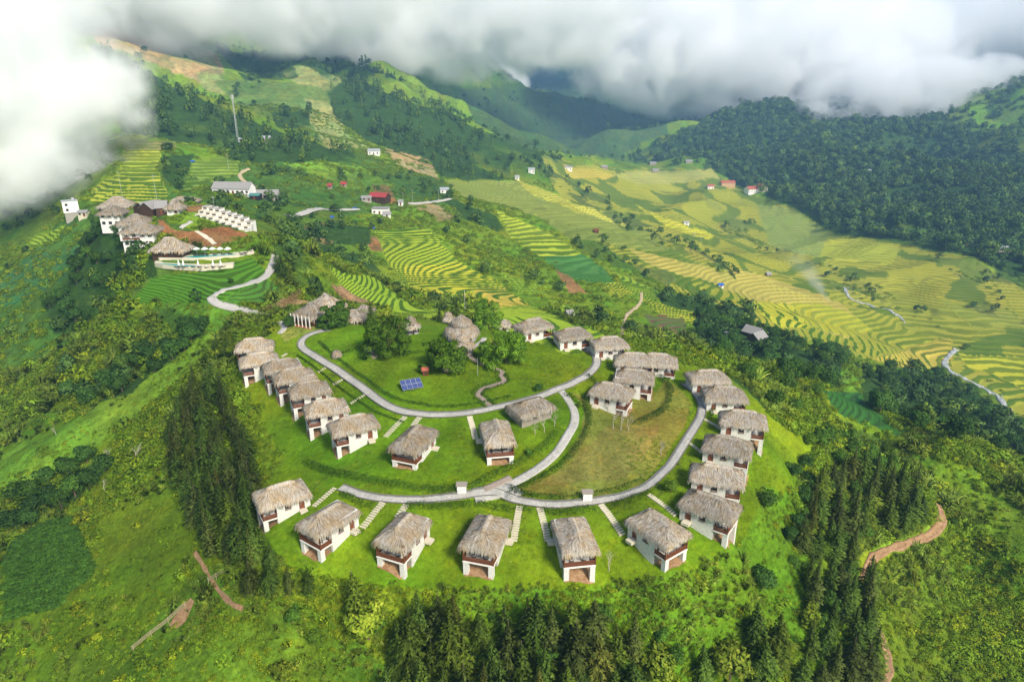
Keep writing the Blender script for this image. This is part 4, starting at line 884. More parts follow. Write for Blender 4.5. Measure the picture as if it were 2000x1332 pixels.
# small lawn things
q, s = place(658, 697); k_ = empty('round_kiosk', tuple(q), 0, 'round straw covered kiosk beside the ring path', 'kiosk'); MB().tube([(0, 0, -.4), (0, 0, 1.4)], .75, 12).build('wall', [GREYWOOD], k_)
o = lnk(bpy.data.objects.new('roof', thatch_mesh('roof', 1, 1, .7, 1, 420, 5, rnd=1.15)), k_); o.location = (0, 0, 1.35)
def hut(u, v, w, d, h, yaw, label, mat, rm, legs=0.0, thatch=False):
    q, s = place(u, v); r = empty('small_hut', tuple(q), R(yaw), label, 'hut'); MB().box(-w / 2, w / 2, -d / 2, d / 2, legs, h).build('wall', [mat], r)
    if legs:
        for a in (-1, 1):
            for b in (-1, 1): MB().box(a * w * .42 - .06, a * w * .42 + .06, b * d * .42 - .06, b * d * .42 + .06, -.3, legs).build('leg', [mat], r)
    MB().box(-.28, .28, -d / 2 - .03, -d / 2, legs + .1, legs + 1.1).build('door', [DKWOOD], r)
    if thatch: o = lnk(bpy.data.objects.new('roof', thatch_mesh('roof', d / 2 + .5, w / 2 + .6, .8, d / 2 + .3, 600, int(u), wmin=.06, wmax=.14, lmin=.5, lmax=1)), r); o.location = (0, 0, h - .05); o.rotation_euler = (0, 0, R(90))
    else: gable(MB(), w, d, h + .02, d * .4, .25, .06).build('roof', [rm], r)
    return r
hut(831, 732, 1.3, 1.2, 1.5, 10, 'tiny reddish wooden hut above the solar panels', WOOD, REDTILE); hut(882, 727, 2.2, 1.7, 1.7, -8, 'small bamboo hut on stilts under the bamboo clump', BAMBOO, BAMBOO, .6, True)
def cabinet(u, v, label):
    q, s = place(u, v); r = empty('utility_cabinet', tuple(q), 0, label, 'cabinet'); MB().box(-.85, .85, -.55, .55, -.4, 1.55).build('body', [WHITE], r); MB().box(-1.05, 1.05, -.75, .75, 1.56, 1.75).build('roof', [GREYWOOD], r)
    for x in (-.42, .42): d_ = MB().box(x - .38, x + .38, -.6, -.56, .05, 1.4).build('door', [WHITE], r); MB().box(x * .3 - .03, x * .3 + .03, -.64, -.6, .6, .85).build('handle', [METAL], d_)
cabinet(902, 960, 'white two-door utility cabinet before the long bank hedge'); cabinet(1147, 975, 'white two-door utility cabinet at the lower edge of the dry meadow')
# solar panels
q, s = place(804, 757); sp = empty('solar_array', (q[0], q[1], q[2]), R(24), 'tilted blue solar panel array on the lawn', 'solar panel'); sp.scale = (.76, .76, .76)
SOLAR = new_mat('solar_cells', (.03, .045, .14), .25, .6); t = NT(SOLAR); bk = t.n('ShaderNodeTexBrick', offset=0.0); bk.inputs['Scale'].default_value = 1.0; bk.inputs['Brick Width'].default_value = .16; bk.inputs['Row Height'].default_value = .16; bk.inputs['Mortar Size'].default_value = .008
bk.inputs['Color1'].default_value = (.03, .045, .16, 1); bk.inputs['Color2'].default_value = (.035, .055, .19, 1); bk.inputs['Mortar'].default_value = (.2, .25, .4, 1); t.l(t.obj(), bk.inputs['Vector']); t.color(bk.outputs['Color'])
T_ = Matrix.Rotation(R(26), 4, 'X'); pme = MB().box(-.76, .76, -.96, .96, 0, .04).mesh('panel', [SOLAR]); fme = MB().box(-.8, .8, -1.0, -.965, -.03, .06).box(-.8, .8, .965, 1.0, -.03, .06).box(-.8, -.765, -.965, .965, -.03, .06).box(.765, .8, -.965, .965, -.03, .06).mesh('panel_frame', [METAL])
for i in range(4):
    for j in range(2):
        o = lnk(bpy.data.objects.new('panel', pme), sp); o.location = T_ @ Vector(((i - 1.5) * 1.63, (j - .5) * 2.04, 0)) + Vector((0, 0, 1.25)); o.rotation_euler = (R(26), 0, 0); lnk(bpy.data.objects.new('panel_frame', fme), o)
for x in (-2.8, 0, 2.8):
    for y, z in ((-1.5, .5), (1.5, 1.95)): MB().box(x - .05, x + .05, y - .05, y + .05, -.6, z).build('leg', [METAL], sp)
# poles
def pole(u, v, h, label, name='utility_pole', mat=METAL, r=.09, arm=False):
    q, s = place(u, v); o = MB().tube([(0, 0, -.5), (0, 0, h)], [r, r * .6], 6); 
    if arm: o.box(-.9, .9, -.06, .06, h - .8, h - .68)
    o = o.build(name, [mat]); o.location = q; tag(o, label, 'pole')
pole(933, 733, 4.6, 'thin lamp pole on the lawn by the garden path', 'lamp_pole', METAL, .05); pole(908, 605, 9, 'white pole rising behind the big pavilion', 'flag_pole', WHITEP, .09)
for (u, v, h, lb) in [(788,400,9,'concrete pole left of the road bend on the far slope'), (806,397,11,'tallest concrete pole by the far road'), (857,391,8,'concrete pole at the right end of the far road'), (421,423,9,'grey pole in the orange earth garden'), (240,388,16,'thin mast behind the large thatched lodge'), (308,398,13,'pole at the right edge of the upper yellow terraces'), (447,332,12,'pole on the small green terraces'), (397,312,0,'')]:
    if h: pole(u, v, h, lb, arm=True)
q, s = place(464, 270); tw = empty('telecom_mast', tuple(q), 0, 'tall lattice telecom mast rising above the dark hillside wood', 'mast'); mh = 80 * s; mb = MB()
for a in range(3): c_, s_ = math.cos(a * 2.094), math.sin(a * 2.094); mb.tube([(.9 * c_, .9 * s_, -1), (.4 * c_, .4 * s_, mh)], .13, 4)
k = 0
while k < mh - 3:
    f0, f1 = k / mh, (k + 3) / mh
    for a in range(3):
        p = lambda a_, f: ((.9 - .5 * f) * math.cos(a_ * 2.094), (.9 - .5 * f) * math.sin(a_ * 2.094), f * mh); mb.tube([p(a, f0), p(a + 1, f1)], .06, 3, cap=False)
    k += 3
mb.build('lattice', [METAL], tw)
for a in range(3): MB().box(-.25, .25, .9, 1.2, mh - 4, mh - .5, M=Matrix.Rotation(a * 2.094, 4, 'Z')).build('antenna', [WHITEP], tw)
# upper lodges
house('thatched_lodge', 'largest thatched lodge of the upper group with a wide low roof', 'lodge', 234, 412, 58, 12, 3.4, 5.0, -3, DKWOOD, THATCH, 6, thatch=True)
r, w = house('thatched_lodge', 'white two-storey lodge left of the orange garden', 'lodge', 226, 437, 36, 9, 6.0, 3.2, 4, WHITE, THATCH, 3, thatch=True, storeys=2, door=False, side_win=True, dz=-.5)
r, w = house('thatched_lodge', 'white lodge with two balconies and overlapping pale roofs', 'lodge', 282, 474, 58, 10, 6.4, 3.0, 6, WHITE, THATCH, 4, thatch=True, storeys=2, door=False, side_win=True, dz=-.8)
for x in (-w / 2 + .6, -w / 2 + 4.2): bl = MB().box(x, x + 3, -6.2, -5.05, 3.0, 3.2).build('balcony', [WHITE], r); MB().box(x, x + 3, -6.2, -6.1, 3.2, 4.1).build('railing', [WOOD], bl)
house('thatched_lodge', 'pale thatched roofs stepping up behind the balconied lodge', 'lodge', 270, 452, 52, 11, 4.6, 3.2, 12, WHITE, THATCH, 3, thatch=True)
house('pool_house', 'brown thatched open pool house at the left end of the pool', 'pool house', 337, 497, 58, 8, 2.7, 4.2, -4, DKWOOD, THATCH, 7, thatch=True)
for (u, v, lb) in [(290, 418, 'dark gabled cabin leftmost of three in a row'), (301, 418, 'dark gabled cabin in the middle of three'), (318, 417, 'dark gabled cabin rightmost and widest of three')]:
    house('gabled_cabin', lb, 'cabin', u, v, 13 if u != 318 else 18, 7, 3.0, 2.4, 72 if u != 318 else 20, DKWOOD, GREYROOF, 1)
house('thatched_lodge', 'small white lodge with rounded grey thatch by the orange earth', 'lodge', 344, 415, 22, 7, 2.6, 3.4, 5, WHITE, THATCH, 2, thatch=True)
house('long_barn', 'long low thatched barn above the rounded lodge', 'barn', 363, 396, 46, 6, 1.8, 1.8, 2, WHITE, THATCH, 6, thatch=True)
house('long_house', 'long white house with grey thatch and white gable, uphill of the compound', 'house', 458, 378, 74, 9, 3.6, 3.4, -6, WHITE, GREYROOF, 8)
house('long_house', 'pinkish roofed long house right of the white gable', 'house', 524, 388, 42, 8, 3.0, 2.4, 4, GREYST, GREYROOF, 6); house('open_shelter', 'teal sheet roof shelter between the two long houses', 'shelter', 500, 389, 18, 6, 2.4, 1.0, 0, DARK, TEAL, 1)
q, s = place(142, 425); tw = empty('tower_house', (q[0], q[1], q[2]), R(35), 'narrow white tower house alone at the far left of the compound', 'house'); occupy(q, 0, 6, 6)
MB().box(-4, 4, -3.2, 3.2, 3.2, 9.8).build('wall', [WHITE], tw); MB().box(-4.2, 4.2, -3.4, 3.4, 9.82, 10.1).build('roof', [TINROOF], tw); MB().box(-3.6, 3.6, -2.8, 2.8, -3, 3.18).build('understorey', [GREYST], tw)
for z in (4.2, 7.2): opening(tw, 'window', 0, -4.0, z, z + 1.7, 3.0, face='x'); opening(tw, 'window', -2, -3.2, z, z + 1.4, 1.2)
MB().tube([(2, 1, 10.1), (2, 1, 11.3)], .8, 8).build('water_tank', [METAL], tw); house('village_house', 'pale shack against the white tower house', 'house', 165, 422, 16, 5, 2.4, 1.0, 5, CREAM, GREYROOF, 2)
# stepped white terrace building under construction
q0, s = place(392, 418); q1, s1 = place(490, 452); dv = (q1 - q0)[:2]; L = np.hypot(*dv); yw = math.atan2(dv[1], dv[0])
st = empty('terraced_building', tuple(q0), yw, 'stepped white concrete building descending beside the orange garden', 'building'); HOUSES.append((*(q0[:2] + dv / 2), dv[0] / L, dv[1] / L, L / 2 + 3, 9, q0[2]))
N_ = 8
for k in range(N_):
    x0 = L * k / N_; x1 = L * (k + 1) / N_ - .05; zg = ground(*(q0[:2] + dv * (k + .5) / N_)) - q0[2]
    for j in range(3):
        b_ = MB().box(x0, x1, -5 + j * 3.4, -.55 + j * 3.4, zg - 4, zg + 1.0 + j * 1.2).build('terrace_block', [WHITE], st); MB().box(x0 + .5, x1 - .5, -5.06 + j * 3.4, -5.0 + j * 3.4, zg + .1 + j * 1.2, zg + .7 + j * 1.2).build('window_strip', [DARK], b_)
        MB().box(x0 - .1, x1 - .02, -5.2 + j * 3.4, -.7 + j * 3.4, zg + 1.005 + j * 1.2, zg + 1.2 + j * 1.2).build('slab', [GREYST if j == 2 else CREAM], b_)
# pools and decks
WATER = new_mat('pool_water', (.04, .40, .35), .08, .5)
def plate(name, px, mat, th, lift, kind=None, label=None, cat=None, zoff=None):
    P = drop(px); z = P[:, 2].mean() * .4 + P[:, 2].max() * .6 + lift if zoff is None else zoff; PATHS.append((P[np.argsort(P[:, 0])][::3, :2], 9.0)); c = P[:, :2].mean(0); vs = [(p[0] - c[0], p[1] - c[1], 0) for p in P] + [(p[0] - c[0], p[1] - c[1], -th) for p in P]; n = len(P)
    ar = sum(vs[i][0] * vs[(i + 1) % n][1] - vs[(i + 1) % n][0] * vs[i][1] for i in range(n)); f = [tuple(range(n)), tuple(range(2 * n - 1, n - 1, -1))] + [(i, i + n, (i + 1) % n + n, (i + 1) % n) for i in range(n)]
    if ar < 0: f = [q[::-1] for q in f]
    o = MB().add(vs, f).build(name, [mat]); o.location = (c[0], c[1], z); tag(o, label, cat, kind=kind); return o, z, c
d1, z1_, c1 = plate('pool_deck', [(305,503),(330,501),(372,500),(420,497),(470,494),(494,492),(497,497),(465,503),(420,508),(372,509),(330,508),(312,510)], CREAM, 1.6, .35, 'structure')
plate('pool_water', [(356,505),(380,501.5),(430,499),(464,498.5),(458,502.5),(420,505.5),(385,507.5)], WATER, .1, 0, 'structure', zoff=z1_ + .02)
d2, z2_, c2 = plate('pool_deck', [(304,511),(312,509),(322,516),(350,519),(400,519),(440,517),(458,518),(456,524),(420,528),(392,532),(350,531),(318,528),(303,522)], CREAM, 1.6, .35, 'structure')
plate('pool_water', [(310,521),(335,523),(384,524.5),(382,529.5),(345,530),(318,527.5)], WATER, .1, 0, 'structure', zoff=z2_ + .02)
umb = empty('parasol', (0, 0, 0), 0, 'x', 'parasol', 'open white parasols along the pool'); MB().tube([(0, 0, 0), (0, 0, 2.4)], .05, 5).build('pole', [METAL], umb)
MB().add([(1.35 * math.cos(k * .785), 1.35 * math.sin(k * .785), 2.1) for k in range(8)] + [(0, 0, 2.9)] + [(1.35 * math.cos(k * .785), 1.35 * math.sin(k * .785), 2.0) for k in range(8)] + [(0, 0, 2.8)], [(k, (k + 1) % 8, 8) for k in range(8)] + [(9 + (k + 1) % 8, 9 + k, 17) for k in range(8)]).build('canopy', [WHITEP], umb)
nth = ['leftmost', 'second from left', 'middle', 'second from right', 'rightmost']
for i, u in enumerate((385, 401, 416, 431, 446)):
    o = umb if i == 0 else dup(umb); p = at_z(u, 497, z1_); o.location = (p[0], p[1], z1_); tag(o, 'open white parasol, %s of five along the upper pool' % nth[i])
cu = empty('closed_parasol', (0, 0, 0), 0, 'x', 'parasol', 'folded white parasols on the lower deck'); MB().tube([(0, 0, 0), (0, 0, 1.0)], .05, 5).build('pole', [METAL], cu); MB().tube([(0, 0, .9), (0, 0, 1.6), (0, 0, 3.0)], [.42, .34, .05], 8).build('canopy', [WHITEP], cu)
lou = empty('sun_lounger', (0, 0, 0), 0, 'x', 'sun lounger', 'dark sun loungers on the pool decks'); MB().box(-.35, .35, -1, .5, .3, .42).build('seat', [BLACK], lou); MB().add([(-.35,.5,.32),(.35,.5,.32),(.35,1.1,.85),(-.35,1.1,.85),(-.35,.5,.42),(.35,.5,.42),(.35,1.05,.95),(-.35,1.05,.95)], [(0,1,2,3)[::-1],(4,5,6,7),(0,1,5,4),(1,2,6,5),(2,3,7,6),(3,0,4,7)]).build('backrest', [BLACK], lou)
for i, u in enumerate((350, 359, 388, 417, 432)):
    o = cu if i == 0 else dup(cu); p = at_z(u, 522.5, z2_); o.location = (p[0], p[1], z2_); tag(o, 'folded white parasol, %s of five on the lower deck' % nth[i])
li = 0; NTH = ['at its left end', 'second from its left end', 'third from its left end', 'fourth from its left end', 'middle one', 'fourth from its right end', 'third from its right end', 'second from its right end', 'at its right end']
for (u, v, z) in [(345,524,z2_),(354,524,z2_),(364,524,z2_),(378,524,z2_),(391,524,z2_),(404,525,z2_),(418,524,z2_),(430,524,z2_),(437,523,z2_),(381,500,z1_),(389,500,z1_),(397,500,z1_),(405,499.5,z1_),(420,499,z1_),(436,498.5,z1_),(450,498,z1_),(472,497,z1_),(480,496,z1_)]:
    o = lou if li == 0 else dup(lou); li += 1; p = at_z(u, v, z); o.location = (p[0], p[1], z); o.rotation_euler = (0, 0, R(160 + random.uniform(-15, 15))); tag(o, 'dark sun lounger on the %s pool deck, %s' % ('lower' if z == z2_ else 'upper', NTH[(li - 1) % 9]))
# village houses on the far slopes
house('village_house', 'house with bright red sheet roof below the orange landslip', 'house', 742, 392, 34, 8, 3.4, 2.6, -22, DKWOOD, RED, 3); house('village_house', 'grey roofed shed beside the red roofed house', 'house', 716, 392, 18, 6, 2.4, 1.2, 10, GREYST, GREYROOF, 2)
house('village_house', 'flat grey roofed white house with a purple side wall', 'house', 744, 417, 30, 8, 4.0, .0, -4, WHITE, GREYROOF, 3); house('village_house', 'small grey roofed hut with white sheet below the flat roofed house', 'house', 756, 424, 14, 5, 2.4, 1.6, 8, WHITE, GREYROOF, 1)
house('village_house', 'tiny roadside hut by the concrete pole', 'hut', 783, 401, 8, 4, 3.0, 1.2, 0, WHITE, GREYROOF, 1); house('village_house', 'tiny red roofed shack left on the green spur', 'shack', 645, 367, 7, 4, 2, 1.2, 0, GREYWOOD, RED, 1); house('village_house', 'tiny red roofed shack right on the green spur', 'shack', 672, 364, 9, 4, 2, 1.4, 0, GREYWOOD, RED, 1)
house('village_house', 'white roofed house above the tan field', 'house', 731, 302, 22, 9, 4, 1.8, 3, WHITE, TINROOF, 3); house('village_house', 'white shed roofs at the left edge of the olive terraces', 'house', 868, 377, 16, 7, 3.4, 1.4, 10, WHITE, TINROOF, 2)
house('village_house', 'grey roof in the dark tree row', 'house', 521, 277, 16, 8, 3.4, 2, 5, GREYWOOD, TINROOF, 2); house('village_house', 'pale blue shed by the foot of the telecom mast', 'shed', 472, 278, 9, 5, 3, 1, 0, TINROOF, TINROOF, 1)
house('school_building', 'long ochre two-storey school with red roof at the foot of the right mountain', 'school', 1420, 365, 27, 12, 8, 3.5, 4, ORANGEW, REDTILE, 7, storeys=2); house('village_house', 'white house with broken red roofs right of the ochre school', 'house', 1468, 376, 24, 12, 6, 3.5, 18, WHITE, REDTILE, 5, storeys=2)
house('village_house', 'second red roof of the white house group', 'house', 1488, 373, 18, 12, 7, 3.5, -10, CREAM, REDTILE, 4, storeys=2); house('village_house', 'small red and white house left of the ochre school', 'house', 1387, 368, 12, 10, 4, 3, 0, WHITE, REDTILE, 2)
house('village_house', 'isolated house with white roof inside the right forest', 'house', 1552, 376, 16, 9, 5, 1.6, 5, DKWOOD, WHITEP, 3); house('village_house', 'white roof speck high in the right forest', 'house', 1577, 327, 10, 9, 4, 2, 0, WHITE, TINROOF, 2); house('village_house', 'long grey roof in the upper right forest', 'house', 1700, 338, 16, 9, 4, 2, 0, GREYWOOD, TINROOF, 3)
house('village_house', 'long grey roofed farmhouse above the right fields', 'farmhouse', 1880, 478, 34, 9, 3, 2, 6, GREYWOOD, GREYROOF, 4); house('village_house', 'grey and white shed right of the long farmhouse', 'shed', 1955, 490, 26, 8, 3, 1.6, 8, GREYWOOD, TINROOF, 3); house('village_house', 'pale roof by the forest edge above the river fields', 'house', 1752, 413, 14, 8, 3, 2, 0, WHITE, TINROOF, 2)
house('village_house', 'white house below the spur of olive terraces', 'house', 1038, 337, 12, 8, 4, 2, 0, WHITE, TINROOF, 2); house('village_house', 'white shed at the crest of the olive terraces', 'shed', 1010, 350, 8, 7, 3, 1.6, 0, WHITE, TINROOF, 1); house('village_house', 'cluster of pale roofs on the far valley fields', 'house', 1110, 332, 14, 9, 4, 2, 0, WHITE, GREYROOF, 2)
for (u, v, lb) in [(1275,322,'small far farmhouse on the valley fields, left'), (1280,336,'small far farmhouse below another in the valley'), (1180,330,'blue-grey far farmhouse beside dark trees'), (1345,318,'far roofs at the foot of the mountain')]: house('village_house', lb, 'farmhouse', u, v, 12, 9, 3.4, 2.4, 0, GREYWOOD, GREYROOF, 2)
r, w = house('wooden_farmhouse', 'dark timber farmhouse with two grey gables hidden in the ravine wood', 'farmhouse', 1478, 668, 24, 7, 3.0, 2.8, 38, DKWOOD, GREYROOF, 3); house('wooden_farmhouse', 'upper gable of the farmhouse in the ravine wood', 'farmhouse', 1470, 657, 20, 7, 3.0, 2.8, -50, DKWOOD, GREYROOF, 2)
house('field_hut', 'tiny white field hut among ravine trees', 'hut', 1420, 658, 8, 3, 2, .8, 0, WHITE, TINROOF, 1); house('field_hut', 'grey thatched field hut beside the lime terraces', 'hut', 1112, 620, 11, 4, 1.8, 1.6, 15, WHITE, GREYROOF, 1); house('field_hut', 'round-roofed field hut left of the smoke', 'hut', 1500, 538, 9, 4, 1.6, 1.6, 20, GREYWOOD, GREYROOF, 1); house('field_hut', 'dark little hut on the olive terraces', 'hut', 1164, 454, 9, 4, 1.8, 1.2, 0, DKWOOD, WOOD, 1)
house('field_hut', 'blue sheet hut in the hedge between terraces', 'hut', 1407, 560, 9, 4, 1.8, .8, 0, WHITE, BLUEP, 1); house('field_hut', 'pale roofs by the stream in the valley middle', 'hut', 1340, 438, 10, 6, 2.4, 1.2, 0, WHITE, TINROOF, 1)
for (u, v, w_, lb) in [(692, 408, 1, 'blue tarpaulin left of the flat roofed house'), (730, 446, 1, 'blue tarpaulin at the top corner of the yellow terraces'), (648, 425, 1, 'blue tarpaulin among banana trees'), (376, 316, 1, 'blue vehicle cover on the upper green terraces')]:
    q, s = place(u, v); o = MB().box(-4 * s, 4 * s, -1.5, 1.5, 0, .9, 0, .5).build('tarpaulin', [BLUEP]); o.location = q; tag(o, lb, 'tarpaulin')
# bamboo railings at the lower left, bare trees, river, smoke
def railing(a, b, label, n=4):
    P = drop([a, b]); root = empty('bamboo_fence', tuple(P[0]), 0, label, 'fence'); d = P[1] - P[0]
    for k in range(n): p = d * k / (n - 1); g = ground(P[0][0] + p[0], P[0][1] + p[1]) - P[0][2]; MB().tube([(p[0], p[1], g - .3), (p[0], p[1], g + 1.5)], .05, 5).build('post', [PALEB], root)
    for h in (.75, 1.05, 1.35):
        MB().tube([(d[0] * f, d[1] * f, ground(P[0][0] + d[0] * f, P[0][1] + d[1] * f) - P[0][2] + h) for f in np.linspace(-.03, 1.03, 7)], .05, 5).build('rail', [PALEB], root)
PALEB = wood_mat('weathered_bamboo', (.42, .35, .23))
railing((262, 1272), (362, 1188), 'long weathered bamboo fence beside the bare red soil'); railing((408, 1140), (438, 1122), 'short bamboo barrier across the dirt trail', 3)
plate_px = [(340,1205),(372,1168),(380,1175),(362,1215),(345,1228),(330,1222)]
def patch(name, px, mat, lift=.12):
    c = np.array(px, float).mean(0); P = [tuple(c)]; n = len(px)
    for f in (.5, 1.0):
        for k in range(n): P.append(tuple(c + (np.array(px[k]) - c) * f))
    W_ = drop(P); fs = [(0, 1 + k, 1 + (k + 1) % n) for k in range(n)] + [(1 + k, 1 + n + k, 1 + n + (k + 1) % n, 1 + (k + 1) % n) for k in range(n)]
    V = [(p[0], p[1], p[2] + lift) for p in W_]; o = MB().add(V, [f[::-1] for f in fs]).build(name, [mat]); tag(o, kind='structure')
    PATHS.append((W_[:, :2][[1, 1 + n // 2]], 1.2))
patch('bare_soil', plate_px, SOILM)
def bare_tree(u, v, h, label, seed, mat=None, dens=1):
    q, s = place(u, v); r = random.Random(seed); mb = MB(); 
    def br(p, d, L, rad, lv):
        e = p + d * L; mid = p + d * L * .5 + Vector((r.uniform(-.08, .08), r.uniform(-.08, .08), 0)) * L; mb.tube([p, mid, e], [rad, rad * .8, rad * .55], 4, cap=False)
        if lv < 4:
            for k in range(3 if lv < 3 else 2):
                nd = (d + Vector((r.uniform(-.8, .8), r.uniform(-.8, .8), r.uniform(-.05, .5)))).normalized(); br(p + d * L * r.uniform(.5, 1), nd, L * r.uniform(.55, .78), rad * .5, lv + 1)
    br(Vector((0, 0, -.3)), Vector((r.uniform(-.15, .15), r.uniform(-.1, .1), 1)).normalized(), h * .42, .03 * h ** .7, 0)
    o = mb.build('bare_tree', [mat or PALEBARK]); o.location = q; tag(o, label, 'bare tree')
for i, (u, v, h, lb) in enumerate([(1197,838,5,'leafless grey tree left of three below the meadow cottage'), (1212,840,5.5,'leafless grey tree in the middle below the meadow cottage'), (1226,842,4.5,'leafless grey tree right of three below the meadow cottage'), (1188,805,4,'leafless tree against the wall of the meadow cottage'), (1292,888,4.5,'spindly bare tree near the right path'), (1190,1115,4.2,'pale bare tree right of the lowest front cottages'),
   (1045,850,3.6,'twiggy bare tree before the plank shed, left'), (1062,845,4.2,'twiggy bare tree before the plank shed, right'), (1082,832,3.8,'twiggy bare tree under the shed near the path'), (215,905,6.5,'tall pale dead trunk on the left slope'), (268,895,5,'thin dead trunk right of the tallest one on the left slope'), (205,958,4,'leaning dead stem above the crop field'), (110,850,4,'thin dead stem at the left field edge')]): bare_tree(u, v, h, lb, 400 + i)
RIV = new_mat('river_water', (.45, .47, .46), .3, .4); t = NT(RIV); P_ = t.pos(); t.color(t.mix(t.rng(t.noise(.5, 4, .7, P_), .42, .58, 0, 1), (.22, .23, .2), (.5, .52, .51)))
strip('river', [(1990,835),(1960,790),(1930,765),(1885,742),(1858,728),(1845,712),(1850,700),(1868,683)], 3.2, RIV, .5, edge=.6, step=2); strip('river', [(1765,628),(1755,618),(1740,608),(1700,598),(1672,588),(1655,575),(1648,562)], 2.4, RIV, .6, edge=.6, step=2)
ROCK = plaster_mat('river_rock', (.55, .54, .5)); rk = []
import bmesh
b = bmesh.new(); bmesh.ops.create_icosphere(b, subdivisions=1, radius=1); rkm = bpy.data.meshes.new('river_rock'); b.to_mesh(rkm); b.free()
for v_ in rkm.vertices: v_.co *= random.uniform(.75, 1.2)
rkm.materials.append(ROCK); ri = 0
for px in ([(1990,835),(1960,790),(1930,765),(1885,742),(1858,728),(1845,712),(1850,700),(1868,683)], [(1765,628),(1740,608),(1700,598),(1672,588),(1648,562)], [(1300,432),(1330,445),(1370,470)]):
    c = smooth_line(line(px), 7)
    for p in c:
        for k in range(1):
            x, y = p[0] + random.gauss(0, 2.6), p[1] + random.gauss(0, 2.6); o = lnk(bpy.data.objects.new('river_rock', rkm)); o.location = (x, y, ground(x, y) + .4); s = random.uniform(.4, 1.1); o.scale = (s, s * 1.2, s * .7); o.rotation_euler = (0, 0, random.random() * 6)
            tag(o, 'pale boulder lying in the bed of the valley stream', 'boulder', 'boulders in the valley stream'); ri += 1
# smoke of a field fire, drifting uphill and to the left
q, s = place(1618, 588); SM, sp_ = vol_mat('smoke', (.93, .95, 1), 1.0, 0.0); t = NT(SM); P_ = t.obj(); sx = t.n('ShaderNodeSeparateXYZ'); t.l(P_, sx.inputs[0])
ax = t.math('ADD', t.math('MULTIPLY', sx.outputs['Z'], -.75), 0); dx = t.math('SUBTRACT', sx.outputs['X'], ax); wd = t.math('ADD', .05, t.math('MULTIPLY', sx.outputs['Z'], .36)); rd = t.math('DIVIDE', t.math('SQRT', t.math('ADD', t.math('MULTIPLY', dx, dx), t.math('MULTIPLY', sx.outputs['Y'], sx.outputs['Y']))), wd)
fall = t.rng(rd, .1, 1, 1, 0, True); nz = t.rng(t.noise(5, 4, .6, P_, dist=.6), .35, .65, .15, 1.3); hgt = t.math('POWER', t.rng(sx.outputs['Z'], 0, 1, 1, 0), 1.6); t.l(t.math('MULTIPLY', t.math('MULTIPLY', fall, nz), t.math('ADD', t.math('MULTIPLY', hgt, .09), .0)), sp_.inputs['Density'])
o = MB().add([(-.08,-.08,0),(.08,-.08,0),(.08,.08,0),(-.08,.08,0),(-1.2,-.42,1),(-.3,-.42,1),(-.3,.42,1),(-1.2,.42,1)], [(3,2,1,0),(4,5,6,7),(0,1,5,4),(1,2,6,5),(2,3,7,6),(3,0,4,7)]).build('smoke', [SM]); o.location = q; o.scale = (52, 52, 46); tag(o, 'thin white smoke drifting up from a fire on the valley fields', 'smoke', kind='stuff')
# balcony furniture of the nearest cottages
chair = empty('wicker_chair', (0, 0, 0), 0, 'x', 'chair', 'chairs on the cottage balconies'); MB().box(-.3, .3, -.3, .3, .25, .4).build('seat', [BLACK], chair); MB().box(-.3, .3, .24, .32, .4, .95).build('backrest', [BLACK], chair); MB().box(-.26, .26, -.26, .22, .4, .48).build('cushion', [CUSHION], chair)
for a in (-.25, .25):
    for b_ in (-.25, .25): MB().box(a - .03, a + .03, b_ - .03, b_ + .03, 0, .25).build('leg', [BLACK], chair)
fst = True
for ci in (0, 1, 2, 3, 4, 5, 6, 25, 26, 27):
    hx, hy, dx, dy, L, W_, zf = HOUSES[ci]; yw = math.atan2(-dx, dy); lbl = COTS[ci][0]
    for k, lx in enumerate((-1.1, 1.0)):
        o = chair if fst else dup(chair); fst = False; c_, s_ = math.cos(yw), math.sin(yw); ly = -3.0
        o.location = (hx + c_ * lx - s_ * ly, hy + s_ * lx + c_ * ly, zf - .2); o.rotation_euler = (0, 0, yw + random.uniform(-.4, .4)); words = lbl.replace('thatched ', '').replace('front row ', 'front ').split()[:7]
        tag(o, 'black chair on the %s of the balcony, %s' % (('left side', 'right side')[k], ' '.join(words)))
# ------------------------------------------------------------------ vegetation
def leaf_mat(name, c1, c2, c3=None, sat=1.0):
    m = new_mat(name, c1, .75, .12); t = NT(m); tone = t.attr('tone', 'Fac'); oi = t.n('ShaderNodeObjectInfo').outputs['Random']
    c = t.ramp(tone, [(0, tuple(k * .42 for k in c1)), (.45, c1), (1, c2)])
    if c3: c = t.mix(t.rng(oi, .62, 1, 0, .9), c, t.mix(1.0, c, c3, 'MULTIPLY'))
    k = t.rng(t.math('FRACT', t.math('MULTIPLY', oi, 7.31)), 0, 1, .68, 1.32); com = t.n('ShaderNodeCombineColor'); [t.l(k, com.inputs[i]) for i in range(3)]
    t.color(t.mix(1.0, c, com.outputs[0], 'MULTIPLY'))
    tr = t.n('ShaderNodeBsdfTranslucent'); t.l(t.b.inputs['Base Color'].links[0].from_socket, tr.inputs[0]); mx = t.n('ShaderNodeMixShader'); mx.inputs[0].default_value = .22
    t.l(t.b.outputs[0], mx.inputs[1]); t.l(tr.outputs[0], mx.inputs[2]); t.l(mx.outputs[0], t.t.nodes['Material Output'].inputs['Surface']); return m
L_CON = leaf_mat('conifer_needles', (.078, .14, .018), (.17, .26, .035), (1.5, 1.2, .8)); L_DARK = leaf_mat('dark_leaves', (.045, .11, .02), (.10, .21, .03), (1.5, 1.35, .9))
L_MID = leaf_mat('green_leaves', (.075, .17, .02), (.16, .30, .03), (1.6, 1.25, .7)); L_YEL = leaf_mat('yellow_green_leaves', (.17, .25, .02), (.42, .46, .05), (1.1, 1.1, .8))
